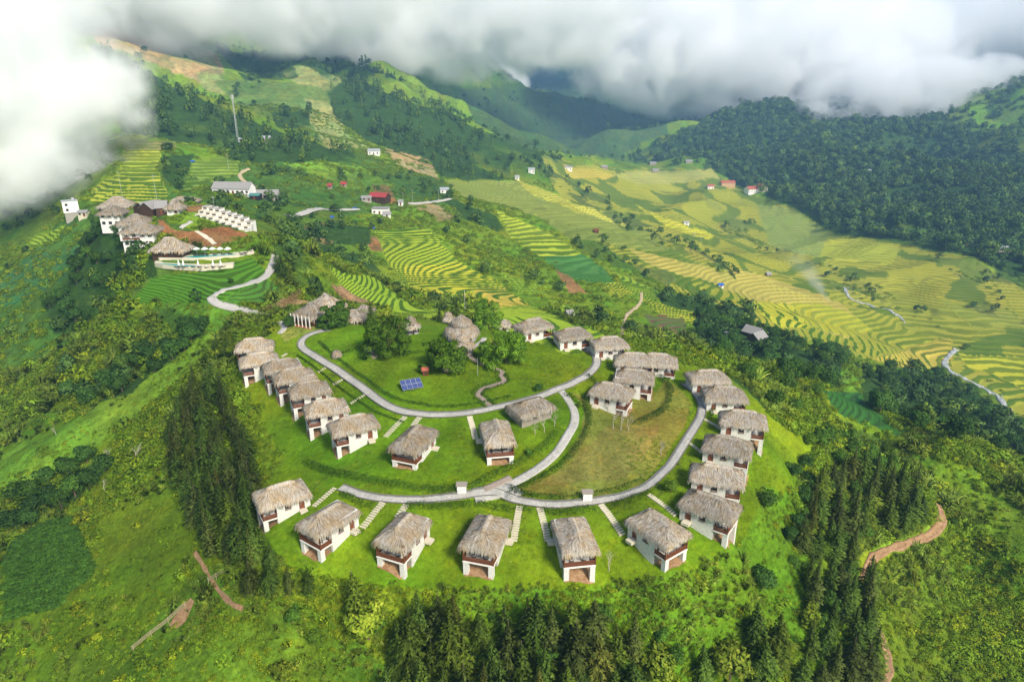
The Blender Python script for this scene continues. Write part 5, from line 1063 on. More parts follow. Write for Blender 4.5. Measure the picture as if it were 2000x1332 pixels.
L_BAM = leaf_mat('bamboo_leaves', (.095, .20, .014), (.23, .38, .02), None); L_BUSH = leaf_mat('bush_leaves', (.15, .26, .014), (.29, .42, .028), (1.75, 1.2, .8))
L_GRASS = leaf_mat('grass_blades', (.17, .28, .025), (.34, .44, .07), (1.5, 1.2, 1.0)); L_HEDGE = leaf_mat('hedge_leaves', (.04, .105, .010), (.095, .20, .016), (1.6, 1.3, .8))
L_FAR = leaf_mat('forest_leaves', (.055, .12, .03), (.14, .24, .045), (2.0, 1.6, .9)); L_ORANGE = leaf_mat('orange_leaves', (.4, .17, .02), (.6, .32, .04), None); L_DRY = leaf_mat('dry_stalks', (.33, .22, .09), (.5, .37, .18), None)
BARK = wood_mat('bark', (.16, .12, .09))
def leaf_cloud(name, blobs, n, size, mat, seed=0, center=None, shell=.75, flat=.0, aspect=1.5, hang=0.0, nspread=.55):
    """leaf-sized faces spread through several lumpy volumes; each blob (x,y,z,rx,ry,rz)"""
    r = np.random.default_rng(seed); B = np.array(blobs, float); w = (B[:, 3] * B[:, 4] + B[:, 4] * B[:, 5] + B[:, 3] * B[:, 5]); k = r.choice(len(B), n, p=w / w.sum())
    d = r.normal(size=(n, 3)); d /= np.linalg.norm(d, axis=1)[:, None]; d[:, 2] = np.where(d[:, 2] < -.45, -d[:, 2], d[:, 2])
    rad = (shell + (1 - shell) * r.random(n)) * (1 + .10 * r.normal(size=n)); c = B[k, :3]; P = c + d * rad[:, None] * B[k, 3:]
    if center is None: center = B[:, :3].mean(0) - np.array([0, 0, (B[:, 5]).mean() * .6])
    N = d / B[k, 3:]; N /= np.linalg.norm(N, axis=1)[:, None]; N2 = N + r.normal(0, nspread, (n, 3)); N2 /= np.linalg.norm(N2, axis=1)[:, None]
    a = np.cross(N2, r.normal(size=(n, 3))); a /= np.linalg.norm(a, axis=1)[:, None]; b = np.cross(N2, a); s = size * r.uniform(.6, 1.35, n)[:, None]
    fl = np.where((np.cross(b, a) * -1 * N).sum(1) < 0, -1.0, 1.0)[:, None]; b = b * fl
    a = a * s * aspect; b = b * s
    V = np.stack([P - a * .5, P - b * .38 - a * .05, P + a * .5, P + b * .38 - a * .05], 1); V[:, 2, 2] -= hang * s[:, 0]
    me = mesh_np(name, V.reshape(-1, 3), np.arange(4 * n).reshape(n, 4), [mat])
    cn = P - center; cn /= np.linalg.norm(cn, axis=1)[:, None]; SN = N * .55 + cn * .35 + N2 * .35 + np.array([0, 0, .15]); SN /= np.linalg.norm(SN, axis=1)[:, None]
    me.polygons.foreach_set('use_smooth', np.ones(n, bool)); me.normals_split_custom_set_from_vertices(np.repeat(SN, 4, 0).tolist())
    zz = (P[:, 2] - P[:, 2].min()) / (np.ptp(P[:, 2]) + 1e-6)
    tone = np.clip(.45 + r.normal(0, .2, n) + .25 * (r.random(len(B))[k] - .5), 0, 1)
    at = me.attributes.new('tone', 'FLOAT', 'POINT'); at.data.foreach_set('value', np.repeat(tone, 4).astype(np.float32)); return me
def broad_blobs(seed, R_=2.6, H_=5.0, n=11, squash=.8):
    r = random.Random(seed); out = [(0, 0, H_ * .62, R_ * .8, R_ * .8, R_ * .8)]
    for i in range(n):
        a = r.random() * 6.28; q = R_ * r.uniform(.3, .78); z = H_ * r.uniform(.38, .95); s = R_ * r.uniform(.3, .52)
        out.append((q * math.cos(a), q * math.sin(a), z, s, s * r.uniform(.8, 1.1), s * squash))
    return out
def trunk_mesh(name, h, r0, mat, seed=0, limbs=5, spread=1.2, z0=.35):
    q = random.Random(seed); mb = MB(); pts_ = [(0, 0, -1.5), (q.uniform(-.1, .1), q.uniform(-.1, .1), h * .35), (q.uniform(-.3, .3), q.uniform(-.3, .3), h * .8)]
    mb.tube(pts_, [r0, r0 * .75, r0 * .25], 6)
    for i in range(limbs):
        a = q.random() * 6.28; z = h * q.uniform(z0, .65); s = spread * q.uniform(.6, 1.1)
        mb.tube([(0, 0, z), (s * .5 * math.cos(a), s * .5 * math.sin(a), z + s * .5), (s * math.cos(a), s * math.sin(a), z + s * .8)], [r0 * .45, r0 * .3, r0 * .1], 4)
    return mb.mesh(name, [mat])
def conifer_mesh(name, H_, R_, seed, mat, dens=1.0, open_=.0, nb0=11):
    r = np.random.default_rng(seed); V = []; N = []; T = []; z = .06 * H_; 
    while z < H_ * .99:
        f = z / H_; rad = R_ * (min(1, (1 - f) * 2.3) ** .8 if f > .3 else (1.0 - (.3 - f) * .5)) * (1 - f * .15) * r.uniform(.78, 1.12); nb = max(4, int(nb0 * dens * (1 - f * .5)))
        a0 = r.random() * 6.28
        for k in range(nb):
            a = a0 + k * 6.283 / nb + r.normal(0, .2); L = rad * r.uniform(.65, 1.1); dx, dy = math.cos(a), math.sin(a); px, py = -dy, dx
            nseg = max(2, int(L / .45)); zz = z + r.normal(0, .06)
            for sgi in range(nseg):
                t0 = (sgi + .1) / nseg; c = np.array([dx * L * t0, dy * L * t0, zz + L * (.28 * t0 - .5 * t0 * t0)])
                for sd in (-1, 1, 0):
                    ln = L * .34 * (1.05 - .4 * t0) * r.uniform(.7, 1.2) if sd else L * .4; dr = np.array([dx * .75 + px * sd * .75, dy * .75 + py * sd * .75, -.18 + r.normal(0, .14)]) * ln
                    wv = np.array([px, py, r.normal(0, .35)]) * .13 * (1 if sd == 0 else 1.15) if sd == 0 else np.array([dx, dy, r.normal(0, .35)]) * .13
                    V += [c, c + dr * .5 + wv, c + dr, c + dr * .5 - wv]; gn = np.cross(V[-3] - V[-4], V[-2] - V[-4]); n_ = np.array([dx * (.5 + .5 * t0), dy * (.5 + .5 * t0), .45 - .25 * (1 - t0)]) + r.normal(0, .16, 3); N += [n_ / np.linalg.norm(n_)] * 4
                    if gn @ n_ < 0: V[-4:] = [V[-4], V[-1], V[-2], V[-3]]
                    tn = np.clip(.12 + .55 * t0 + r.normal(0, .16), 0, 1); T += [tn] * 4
        z += (.26 if f < .85 else .17) * (1 + open_)
    for k in range(14):
        a = r.random() * 6.28; c = np.array([0, 0, H_ * r.uniform(.9, 1.0)]); dr = np.array([math.cos(a) * .3, math.sin(a) * .3, .25]); wv = np.array([-math.sin(a), math.cos(a), 0]) * .06; V += [c, c + dr * .5 + wv, c + dr, c + dr * .5 - wv]; N += [(math.cos(a), math.sin(a), .3)] * 4; T += [.7] * 4
    V = np.array(V); m = len(V) // 4; me = mesh_np(name, V, np.arange(4 * m).reshape(m, 4), [mat]); me.polygons.foreach_set('use_smooth', np.ones(m, bool)); me.normals_split_custom_set_from_vertices([tuple(map(float, q)) for q in N])
    at = me.attributes.new('tone', 'FLOAT', 'POINT'); at.data.foreach_set('value', np.array(T, np.float32)); return me
def tuft_mesh(name, n, h, spread, mat, seed, w=.06):
    r = np.random.default_rng(seed); a = r.random(n) * 6.28; L = h * r.uniform(.5, 1.1, n); q = spread * np.sqrt(r.random(n)) * .4; b = np.stack([q * np.cos(a), q * np.sin(a), np.zeros(n)], 1); out = np.stack([np.cos(a), np.sin(a), np.zeros(n)], 1); sd = np.stack([-np.sin(a), np.cos(a), np.zeros(n)], 1) * w
    le = spread * r.uniform(.3, .9, n)[:, None]; m1 = b + out * le * .45 + np.array([0, 0, 1.]) * L[:, None] * .75; e = b + out * le + np.array([0, 0, 1.]) * (L * r.uniform(.5, .95, n))[:, None]
    V = np.stack([b - sd, b + sd, m1 + sd * .8, m1 - sd * .8, e], 1).reshape(-1, 3); k = np.arange(n)[:, None] * 5
    F4 = np.concatenate([k + 3, k + 2, k + 1, k], 1); F3 = np.concatenate([k + 4, k + 2, k + 3, k + 4], 1)
    gz = np.cross(V[1::5] - V[0::5], V[2::5] - V[0::5])[:, 2] > 0; F4[gz] = F4[gz][:, ::-1]; F3[gz] = F3[gz][:, [0, 2, 1, 3]]
    me = bpy.data.meshes.new(name); me.from_pydata(V.tolist(), [], F4.tolist() + [tuple(f[:3]) for f in F3.tolist()]); me.materials.append(mat)
    Nn = np.repeat(out * .45 + np.array([0, 0, .9]), 5, 0); me.polygons.foreach_set('use_smooth', [True] * len(me.polygons)); me.normals_split_custom_set_from_vertices((Nn / np.linalg.norm(Nn, axis=1)[:, None]).tolist())
    at = me.attributes.new('tone', 'FLOAT', 'POINT'); at.data.foreach_set('value', np.repeat(r.random(n), 5).astype(np.float32)); return me

# --- masses nobody could count: points on the ground that carry instances
def src_coll(name, meshes):
    c = bpy.data.collections.new(name)
    for i, me in enumerate(meshes): c.objects.link(bpy.data.objects.new('%s_form' % name, me))
    return c
def scatter_obj(name, P, scl, pick, coll, label, cat=None, tilt=.12):
    n = len(P); me = bpy.data.meshes.new(name); me.vertices.add(n); me.vertices.foreach_set('co', np.asarray(P, np.float32).ravel())
    r = np.random.default_rng(n)
    for nm, typ, d in (('scl', 'FLOAT_VECTOR', np.asarray(scl, np.float32)), ('rot', 'FLOAT_VECTOR', np.stack([r.normal(0, tilt, n), r.normal(0, tilt, n), r.random(n) * 6.283], 1).astype(np.float32)), ('pick', 'INT', pick.astype(np.int32))):
        a = me.attributes.new(nm, typ, 'POINT'); a.data.foreach_set('vector' if typ == 'FLOAT_VECTOR' else 'value', d.ravel())
    o = lnk(bpy.data.objects.new(name, me)); tag(o, label, cat, None, 'stuff')
    g = bpy.data.node_groups.new('scatter_' + name, 'GeometryNodeTree'); g.interface.new_socket('Geometry', in_out='INPUT', socket_type='NodeSocketGeometry'); g.interface.new_socket('Geometry', in_out='OUTPUT', socket_type='NodeSocketGeometry')
    gi, go = g.nodes.new('NodeGroupInput'), g.nodes.new('NodeGroupOutput'); ip = g.nodes.new('GeometryNodeInstanceOnPoints'); ci = g.nodes.new('GeometryNodeCollectionInfo'); ci.inputs['Collection'].default_value = coll
    ci.inputs['Separate Children'].default_value = True; ci.inputs['Reset Children'].default_value = True; ip.inputs['Pick Instance'].default_value = True
    def at(nm, dt):
        q = g.nodes.new('GeometryNodeInputNamedAttribute'); q.data_type = dt; q.inputs['Name'].default_value = nm; return q.outputs['Attribute']
    g.links.new(gi.outputs[0], ip.inputs['Points']); g.links.new(ci.outputs[0], ip.inputs['Instance']); g.links.new(at('pick', 'INT'), ip.inputs['Instance Index']); g.links.new(at('rot', 'FLOAT_VECTOR'), ip.inputs['Rotation']); g.links.new(at('scl', 'FLOAT_VECTOR'), ip.inputs['Scale']); g.links.new(ip.outputs[0], go.inputs[0])
    md = o.modifiers.new('scatter', 'NODES'); md.node_group = g; return o
CA = (np.diff(th)[None, :] * ((rr[:-1] + rr[1:]) / 2)[:, None] * np.diff(rr)[:, None])    # area of each ground cell
CR = ((rr[:-1] + rr[1:]) / 2)[:, None] * np.ones(len(th) - 1)[None]
seen = (U > -260) & (U < 2260) & (V < 1500) & (V > -400); seen = seen[:-1, :-1]
def sample_cells(density, n, seed=0):
    """density: expected instances per square metre on each ground cell (relative)"""
    r = np.random.default_rng(seed); w = (density * CA * seen).ravel(); s = w.sum()
    k = r.choice(w.size, n, p=w / s); i, j = np.divmod(k, len(th) - 1); fi, fj = r.random(n), r.random(n)
    rad = rr[i] + (rr[i + 1] - rr[i]) * fi; a = th[j] + (th[j + 1] - th[j]) * fj; x, y = rad * np.sin(a), rad * np.cos(a); z = grid_at(GH, x, y)
    return np.stack([x, y, z], 1), i, j
def keep_clear(P, marg=0.3, houses=True):
    ok = np.ones(len(P), bool)
    for c, w in PATHS:
        lo, hi = c.min(0) - 4, c.max(0) + 4; near = np.nonzero(ok & (P[:, 0] > lo[0]) & (P[:, 0] < hi[0]) & (P[:, 1] > lo[1]) & (P[:, 1] < hi[1]))[0]
        if len(near) == 0: continue
        d = np.full(len(near), 1e9)
        for q in range(len(c) - 1):
            a, b = c[q], c[q + 1]; ab = b - a; tt = np.clip(((P[near, :2] - a) @ ab) / (ab @ ab + 1e-9), 0, 1); d = np.minimum(d, np.linalg.norm(P[near, :2] - a - tt[:, None] * ab, axis=1))
        ok[near[d < w / 2 + marg]] = False
    if houses:
        for hx, hy, dx, dy, L, W_, zf in HOUSES:
            rx, ry = P[:, 0] - hx, P[:, 1] - hy; ok &= ~((np.abs(rx * dx + ry * dy) < L + marg) & (np.abs(rx * dy - ry * dx) < W_ + marg))
    return ok
fd = fden[:-1, :-1]; fk = fkind[:-1, :-1]; tmc = tmask[:-1, :-1]; lawn_c = lawnmask[:-1, :-1] | meadowmask[:-1, :-1]
Uc, Vc = U[:-1, :-1], V[:-1, :-1]; UWc, VWc = UW[:-1, :-1], VW[:-1, :-1]; bigc = big[:-1, :-1]
# source forms
far_forms = src_coll('forest_tree', [leaf_cloud('forest_tree', broad_blobs(30 + i, .5, 1.0, 6), 150, .15, L_FAR, 30 + i, aspect=1.2) for i in range(4)] + [leaf_cloud('forest_tree', [(0, 0, .3, .36, .36, .3), (0, 0, .62, .27, .27, .34), (.08, 0, .95, .16, .16, .3)], 130, .13, L_FAR, 44, aspect=1.2)])
bush_forms = src_coll('bush', [leaf_cloud('bush', [(0, 0, .15, .8, .8, .55), (.5, .1, .1, .5, .5, .42), (-.3, .45, .1, .5, .45, .4), (-.2, -.4, .15, .45, .5, .45)], 120, .2, L_BUSH, 50 + i, shell=.8) for i in range(3)] + [tuft_mesh('bush', 46, 1.1, 1.0, L_GRASS, 60 + i, .045) for i in range(2)])
low_forms = src_coll('low_plant', [leaf_cloud('low_plant', [(0, 0, 0, .9, .9, .28), (.6, .2, 0, .5, .5, .2)], 80, .17, L_BUSH, 70 + i, shell=.7) for i in range(2)] + [tuft_mesh('low_plant', 30, .6, .9, L_GRASS, 74, .05)])
# 1. forests on mountains and in ravines
def forest(name, sel, n, s0, s1, label, seed):
    dens = fd * sel / np.maximum(s0 + (CR > 900) * 1.5, 1) ** 2; P, i, j = sample_cells(dens, n, seed); r = np.random.default_rng(seed + 1); ok = keep_clear(P, 2.0); P, i, j = P[ok], i[ok], j[ok]
    m = len(P); k2 = fk[i, j]; s = r.uniform(s0, s1, m) * np.where(r.random(m) < .1, 1.35, 1) * np.where(CR[i, j] > 900, 1.2, 1); P[:, 2] -= s * .12; pick = np.where((k2 == 1) & (r.random(m) < .75), 4, r.integers(0, 4, m))
    sc = np.stack([s, s, s * np.where(k2 == 1, 1.25, .95) * r.uniform(.8, 1.25, m)], 1); return scatter_obj(name, P, sc, pick, far_forms, label, 'forest')
rightm = pip(FOR[6][0] if False else [(1130,180),(2300,150),(2300,620),(1900,510),(1760,480),(1600,455),(1490,388),(1400,348),(1230,315)], U, V)[:-1, :-1]
leftm = (~rightm) & (Uc < 1010) & (Vc < 315)
rest = (~rightm) & (~leftm) & (CR > 235)
forest('mountain_forest', rightm, 17000, 8, 14, 'dark blue-green forest covering the right mountain', 101)
forest('mountain_forest', leftm, 13000, 6, 10, 'dark forest strips between pale fields on the left mountain', 103)
forest('ravine_woodland', rest, 9500, 4.5, 8.5, 'bushy woodland in ravines between the rice terraces', 105)
# 2. undergrowth on the near hillsides
soilc = (col[:-1, :-1, 0] > col[:-1, :-1, 1] * 1.15); tmc_ = 1
und = (1 - tmc) * (~soilc) * (~lawn_c) * (CR > 74) * (CR < 330) * np.clip(.6 + bigc * 4.2, .12, 1.9); sz = np.clip(CR / 130, .75, 2.4)
calm = np.zeros(U.shape, bool)
for pl in ([(0,890),(120,832),(240,762),(340,692),(420,640),(400,700),(330,770),(200,860),(60,960),(0,980)], [(0,1090),(60,1035),(150,1005),(200,1110),(120,1200),(0,1230)], [(0,440),(120,470),(140,560),(60,640),(0,640)], [(1760,880),(1900,920),(2010,1010),(2010,1100),(1880,1010)], [(300,600),(420,560),(480,600),(440,650),(340,660)], [(200,1000),(340,960),(380,1060),(330,1180),(220,1160)]): calm |= pip(pl, UW, VW)
und = und * np.where(calm[:-1, :-1], .3, 1) * (~pip([(0,1095),(60,1040),(140,1010),(190,1110),(120,1190),(0,1220)], UW, VW)[:-1, :-1])
P, i, j = sample_cells(und / sz ** 2, 50000, 201); ok = keep_clear(P, .5); P, i, j = P[ok], i[ok], j[ok]
r_ = np.random.default_rng(202); m = len(P); s = sz[i, j] * r_.uniform(.45, 1.15, m) * np.where(r_.random(m) < .07, 2.1, 1); cropm = pip([(0,1100),(60,1045),(140,1015),(190,1110),(120,1185),(0,1215)], U, V)[i, j]
gr_ = fbm(P[:, 0], P[:, 1], 14, 2, 91) > .02; pick = np.where(gr_ & (r_.random(m) < .7), r_.integers(3, 5, m), r_.integers(0, 3, m)); pick = np.where(cropm, 0, pick)
s *= np.where(calm[i, j], .6, 1); nearhill = np.hypot(P[:, 0], P[:, 1] - 148) < 62; s *= np.where(nearhill, .7, 1)
scatter_obj('undergrowth', P, np.stack([s, s, s * r_.uniform(.6, 1.2, m)], 1), pick, bush_forms, 'dense shrubs and tall grass covering the steep hillsides', 'undergrowth', .25)
und = (1 - tmc) * (~soilc) * (CR > 330) * (CR < 1000) * (fd < .4) * np.clip(.5 + bigc * 3, .05, 1.5)
P, i, j = sample_cells(und / 9, 14000, 203); ok = keep_clear(P, 1.5); P = P[ok]; m = len(P); s = r_.uniform(1.2, 3.2, m); scatter_obj('hillside_scrub', P, np.stack([s, s, s * .8], 1), r_.integers(0, 3, m), bush_forms, 'scrub dotted over the middle distance slopes', 'scrub')
# the leafy crop field
cf = pip([(0,1095),(60,1040),(140,1010),(190,1110),(120,1190),(0,1220)], UW, VW)[:-1, :-1]; P, i, j = sample_cells(cf * np.clip(.8 + bigc * 3, .2, 1.5), 3000, 207); m = len(P); s = r_.uniform(.4, 1.05, m)
crop_forms = src_coll('crop_plant', [leaf_cloud('crop_plant', [(0, 0, .2, .8, .8, .45)], 70, .26, leaf_mat('crop_leaves', (.075, .18, .02), (.15, .30, .035)), 175)]); scatter_obj('crop_field', P, np.stack([s, s, s], 1), np.zeros(m), crop_forms, 'dense dark leafy crop at the lower left', 'crop')
# lawn texture: short tufts
P, i, j = sample_cells(lawn_c * 1.0 * (CR < 200), 16000, 205); ok = keep_clear(P, -.12); P = P[ok]; m = len(P); s = r_.uniform(.16, .4, m) * np.where(fbm(P[:, 0], P[:, 1], 9, 3, 93) > .08, 1.6, .8)
scatter_obj('lawn_tufts', P, np.stack([s, s, s * .55], 1), r_.integers(0, 3, m), low_forms, 'short uneven grass of the hilltop lawns', 'grass')

# --- trees one can tell apart
L_CON2 = leaf_mat('conifer_needles', (.085, .115, .022), (.17, .22, .04), (1.4, 1.1, .8))
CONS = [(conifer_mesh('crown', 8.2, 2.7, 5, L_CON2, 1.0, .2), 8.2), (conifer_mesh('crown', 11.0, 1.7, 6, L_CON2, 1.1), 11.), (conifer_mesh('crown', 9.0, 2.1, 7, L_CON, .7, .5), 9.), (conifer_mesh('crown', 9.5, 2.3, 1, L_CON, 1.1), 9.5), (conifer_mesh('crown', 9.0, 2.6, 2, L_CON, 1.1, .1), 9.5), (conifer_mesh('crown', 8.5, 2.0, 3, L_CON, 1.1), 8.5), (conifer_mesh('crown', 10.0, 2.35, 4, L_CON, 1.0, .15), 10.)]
CTR = MB().tube([(0, 0, -2.0), (0, 0, 4), (0, 0, 9)], [.2, .13, .03], 6).mesh('trunk', [BARK])
def make_tree(kindname, crown, trunk, label, cat, group=None):
    root = empty(kindname, (0, 0, 0), 0, label, cat, group); lnk(bpy.data.objects.new('trunk', trunk), root); lnk(bpy.data.objects.new('crown', crown), root); return root
cache = {}
def put_tree(key, kindname, crown, trunk, loc, s, label, cat, group=None, sz=None, rz=None):
    if key not in cache: cache[key] = (make_tree(kindname, crown, trunk, label, cat, group)); o = cache[key]
    else: o = dup(cache[key]); tag(o, label, cat); 
    if group: o['group'] = group
    elif 'group' in o: del o['group']
    o.location = loc; o.scale = (s, s, sz or s); o.rotation_euler = (random.uniform(-.04, .04), random.uniform(-.04, .04), random.random() * 6.28 if rz is None else rz); return o
def poly_points(poly, n, mind, seed=0, rmin=0, rmax=1e9):
    """n spots on the ground inside an outline, at least mind metres apart"""
    m = pip(poly, U, V)[:-1, :-1] * (CR > rmin) * (CR < rmax); P, i, j = sample_cells(m * 1.0, n * 30, seed); out = []
    for p in P[keep_clear(P, .8)]:
        if all((p[0] - q[0]) ** 2 + (p[1] - q[1]) ** 2 > mind * mind for q in out): out.append(p)
        if len(out) >= n: break
    return out
NCON = 0
CLEAR = []
for u_, v_, r_c in ((722,1240,3.5),(555,1328,3),(1285,1325,3.5),(1425,1328,5),(1440,1370,4),(1290,1370,3),(1580,1225,3.5)): q_ = drop([(u_, v_)])[0]; CLEAR.append((q_[0], q_[1], r_c))
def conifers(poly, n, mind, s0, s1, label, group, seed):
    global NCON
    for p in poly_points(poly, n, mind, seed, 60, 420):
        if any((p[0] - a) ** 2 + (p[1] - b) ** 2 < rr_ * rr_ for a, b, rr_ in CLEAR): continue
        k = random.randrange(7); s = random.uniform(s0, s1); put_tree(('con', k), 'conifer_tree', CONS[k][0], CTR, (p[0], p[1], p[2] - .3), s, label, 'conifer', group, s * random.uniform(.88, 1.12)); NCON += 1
G1 = 'conifers of the dark stand on the left slope'
conifers([(325,860),(385,760),(440,790),(460,860),(500,930),(505,1000),(500,1110),(455,1130),(400,1080),(370,1010),(340,930)], 74, 3.0, .7, 1.2, 'dark conifer in the dense stand left of the cottages', G1, 301)
conifers([(430,1070),(520,1110),(640,1150),(600,1180),(480,1170)], 9, 2.8, .5, .8, 'young conifer below the two leftmost front cottages', 'young conifers below the left front cottages', 303)
conifers([(1570,1000),(1640,930),(1740,940),(1800,1010),(1815,1040),(1700,1065),(1685,1140),(1715,1290),(1690,1345),(1540,1345),(1480,1290),(1590,1260),(1555,1150),(1540,1060)], 56, 3.7, .75, 1.25, 'dark conifer in the stand on the right slope beside the dirt path', 'conifers of the stand on the right slope', 305)
conifers([(760,1265),(900,1245),(1060,1255),(1200,1275),(1500,1275),(1530,1400),(1100,1420),(760,1420)], 62, 2.9, .8, 1.3, 'conifer on the bottom slope in front of the cottages', 'conifers along the bottom slope', 307)
def one(u, v, **kw): q = drop([(u, v)])[0]; return (q[0], q[1], q[2] - .2)
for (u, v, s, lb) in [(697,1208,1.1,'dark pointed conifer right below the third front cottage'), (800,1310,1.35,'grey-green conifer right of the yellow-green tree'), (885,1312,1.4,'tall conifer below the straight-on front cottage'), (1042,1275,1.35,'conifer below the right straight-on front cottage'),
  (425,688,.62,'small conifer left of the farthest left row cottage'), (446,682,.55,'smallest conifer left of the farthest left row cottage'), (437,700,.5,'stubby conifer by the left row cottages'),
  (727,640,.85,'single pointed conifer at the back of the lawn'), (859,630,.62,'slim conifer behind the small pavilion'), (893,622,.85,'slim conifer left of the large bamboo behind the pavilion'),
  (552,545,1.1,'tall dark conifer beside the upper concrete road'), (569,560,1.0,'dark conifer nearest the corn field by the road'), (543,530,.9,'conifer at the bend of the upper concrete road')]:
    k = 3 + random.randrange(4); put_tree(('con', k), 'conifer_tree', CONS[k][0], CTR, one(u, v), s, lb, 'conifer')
BR = [leaf_cloud('crown', broad_blobs(80 + i, 2.6, 5.2, 12), 1500, .34, L_DARK, 80 + i) for i in range(4)]; BRM = [leaf_cloud('crown', broad_blobs(90 + i, 2.3, 4.6, 12), 1300, .34, L_MID, 90 + i) for i in range(3)]
BRY = [leaf_cloud('crown', broad_blobs(95 + i, 2.2, 4.8, 14), 1300, .36, L_YEL, 95 + i, shell=.65) for i in range(2)]; BTR = [trunk_mesh('trunk', 3.4, .22, BARK, i) for i in range(3)]
def broads(poly, n, mind, s0, s1, label, group, seed, kind='dark', name='broadleaf_tree', cat='tree', sink=.9, rmin=60, rmax=520):
    for p in poly_points(poly, n, mind, seed, rmin, rmax):
        cr = {'dark': BR, 'mid': BRM, 'yellow': BRY}[kind]; k = random.randrange(len(cr)); s = random.uniform(s0, s1)
        put_tree((kind, k), name, cr[k], BTR[k % 3], (p[0], p[1], p[2] - sink * s), s, label, cat, group, s * random.uniform(.85, 1.1))
broads([(780,1280),(1500,1290),(1530,1400),(800,1400)], 22, 3.2, .55, .95, 'leafy tree among the conifers of the bottom slope', 'leafy trees along the bottom slope', 331, 'mid')
broads([(560,1200),(1480,1200),(1500,1260),(600,1300)], 14, 4.0, .4, .7, 'leafy bush tree on the grass slope below the front cottages', 'bush trees below the front cottages', 333, 'mid')
broads(FOR[11][0], 62, 5.0, 1.2, 1.9, 'tall dark broadleaf tree in the ravine wood below the right terraces', 'trees of the ravine wood', 311)
broads(FOR[12][0], 34, 4.2, .9, 1.4, 'bushy tree on the slope right of the uphill cottages', 'trees right of the uphill cottages', 313, 'mid')
broads(FOR[13][0], 60, 5.0, 1.1, 1.8, 'rounded dark tree in the wood above the right shoulder', 'trees above the right shoulder', 315)
broads(FOR[15][0], 46, 4.5, 1.0, 1.6, 'dark bushy tree on the slope below the white two-storey lodges', 'trees below the upper lodges', 317)
broads(FOR[16][0], 22, 4.0, .9, 1.4, 'dark tree in the oblique belt crossing the left hillside', 'trees of the oblique left belt', 319)
broads(FOR[17][0], 16, 3.6, .9, 1.35, 'dark rounded tree in the belt above the leafy crop field', 'trees above the leafy crop field', 321)
broads([(1480,960),(1560,900),(1620,960),(1560,1060),(1500,1060)], 9, 3.5, .6, .95, 'rounded tree on the bright slope below the right side cottages', 'trees below the right side cottages', 323, 'dark')
broads([(1560,860),(1640,850),(1740,900),(1780,980),(1640,930)], 24, 3.6, .7, 1.1, 'leafy tree mixed among conifers on the right slope', 'leafy trees among the right conifers', 325, 'mid')
broads([(1550,1000),(1700,960),(1690,1050),(1600,1280),(1540,1200)], 26, 3.2, .6, 1.0, 'leafy shrub-like tree between the right slope conifers', 'shrubby trees between the right conifers', 327, 'mid')
for (u, v, s, kd, lb) in [(722,1245,1.5,'yellow','yellow-green tree below the third front cottage'), (555,1328,.95,'yellow','yellow-green bush tree at the bottom left of the slope'), (1285,1325,1.3,'yellow','pale yellow-green tree in the middle of the bottom edge'), (1425,1328,1.8,'yellow','broad yellow-leaved tree at the bottom right'),
  (1580,1225,1.05,'yellow','small yellow-leaved tree leaning out from the right conifers'), (1345,1170,.0,'dark',''), (1490,1150,1.0,'dark','very dark spreading tree between grass slope and right conifers'), (1310,960,.62,'mid','leafy bush tree beside the path above the right-turned cottage'),
  (563,640,.75,'dark','dark round tree beside the concrete road end'), (520,650,.0,'dark',''), (510,516,.6,'mid','bright round tree at the pool corner'), (452,553,.42,'dark','dark bush in the crop terraces below the pool'), (480,680,.45,'mid','round shrub beside the farthest left row cottage'),
  (1052,765,.45,'dark','dark small tree behind the grey shed'), (655,692,.26,'dark','small dark tree next to the round thatched kiosk'), (1408,790,.4,'mid','small tree hiding the half hidden right side cottage'), (1130,795,.3,'mid','bush at the fork of the linking path'), (1050,640,.34,'mid','bright small tree before the back row cottage'),
  (1033,888,.36,'mid','round bush beside the low legged cottage'), (1385,835,.0,'mid',''), (1320,690,.5,'mid','thin tree above the small tucked cottage'), (205,980,.0,'dark',''), (1860,1025,.45,'dark','round dark bush at the bend of the right dirt path')]:
    if s > 0:
        cr = {'dark': BR, 'mid': BRM, 'yellow': BRY}[kd]; k = random.randrange(len(cr)); q = one(u, v); put_tree((kd, k), 'broadleaf_tree', cr[k], BTR[k % 3], (q[0], q[1], q[2] - .7 * s), s, lb, 'tree')
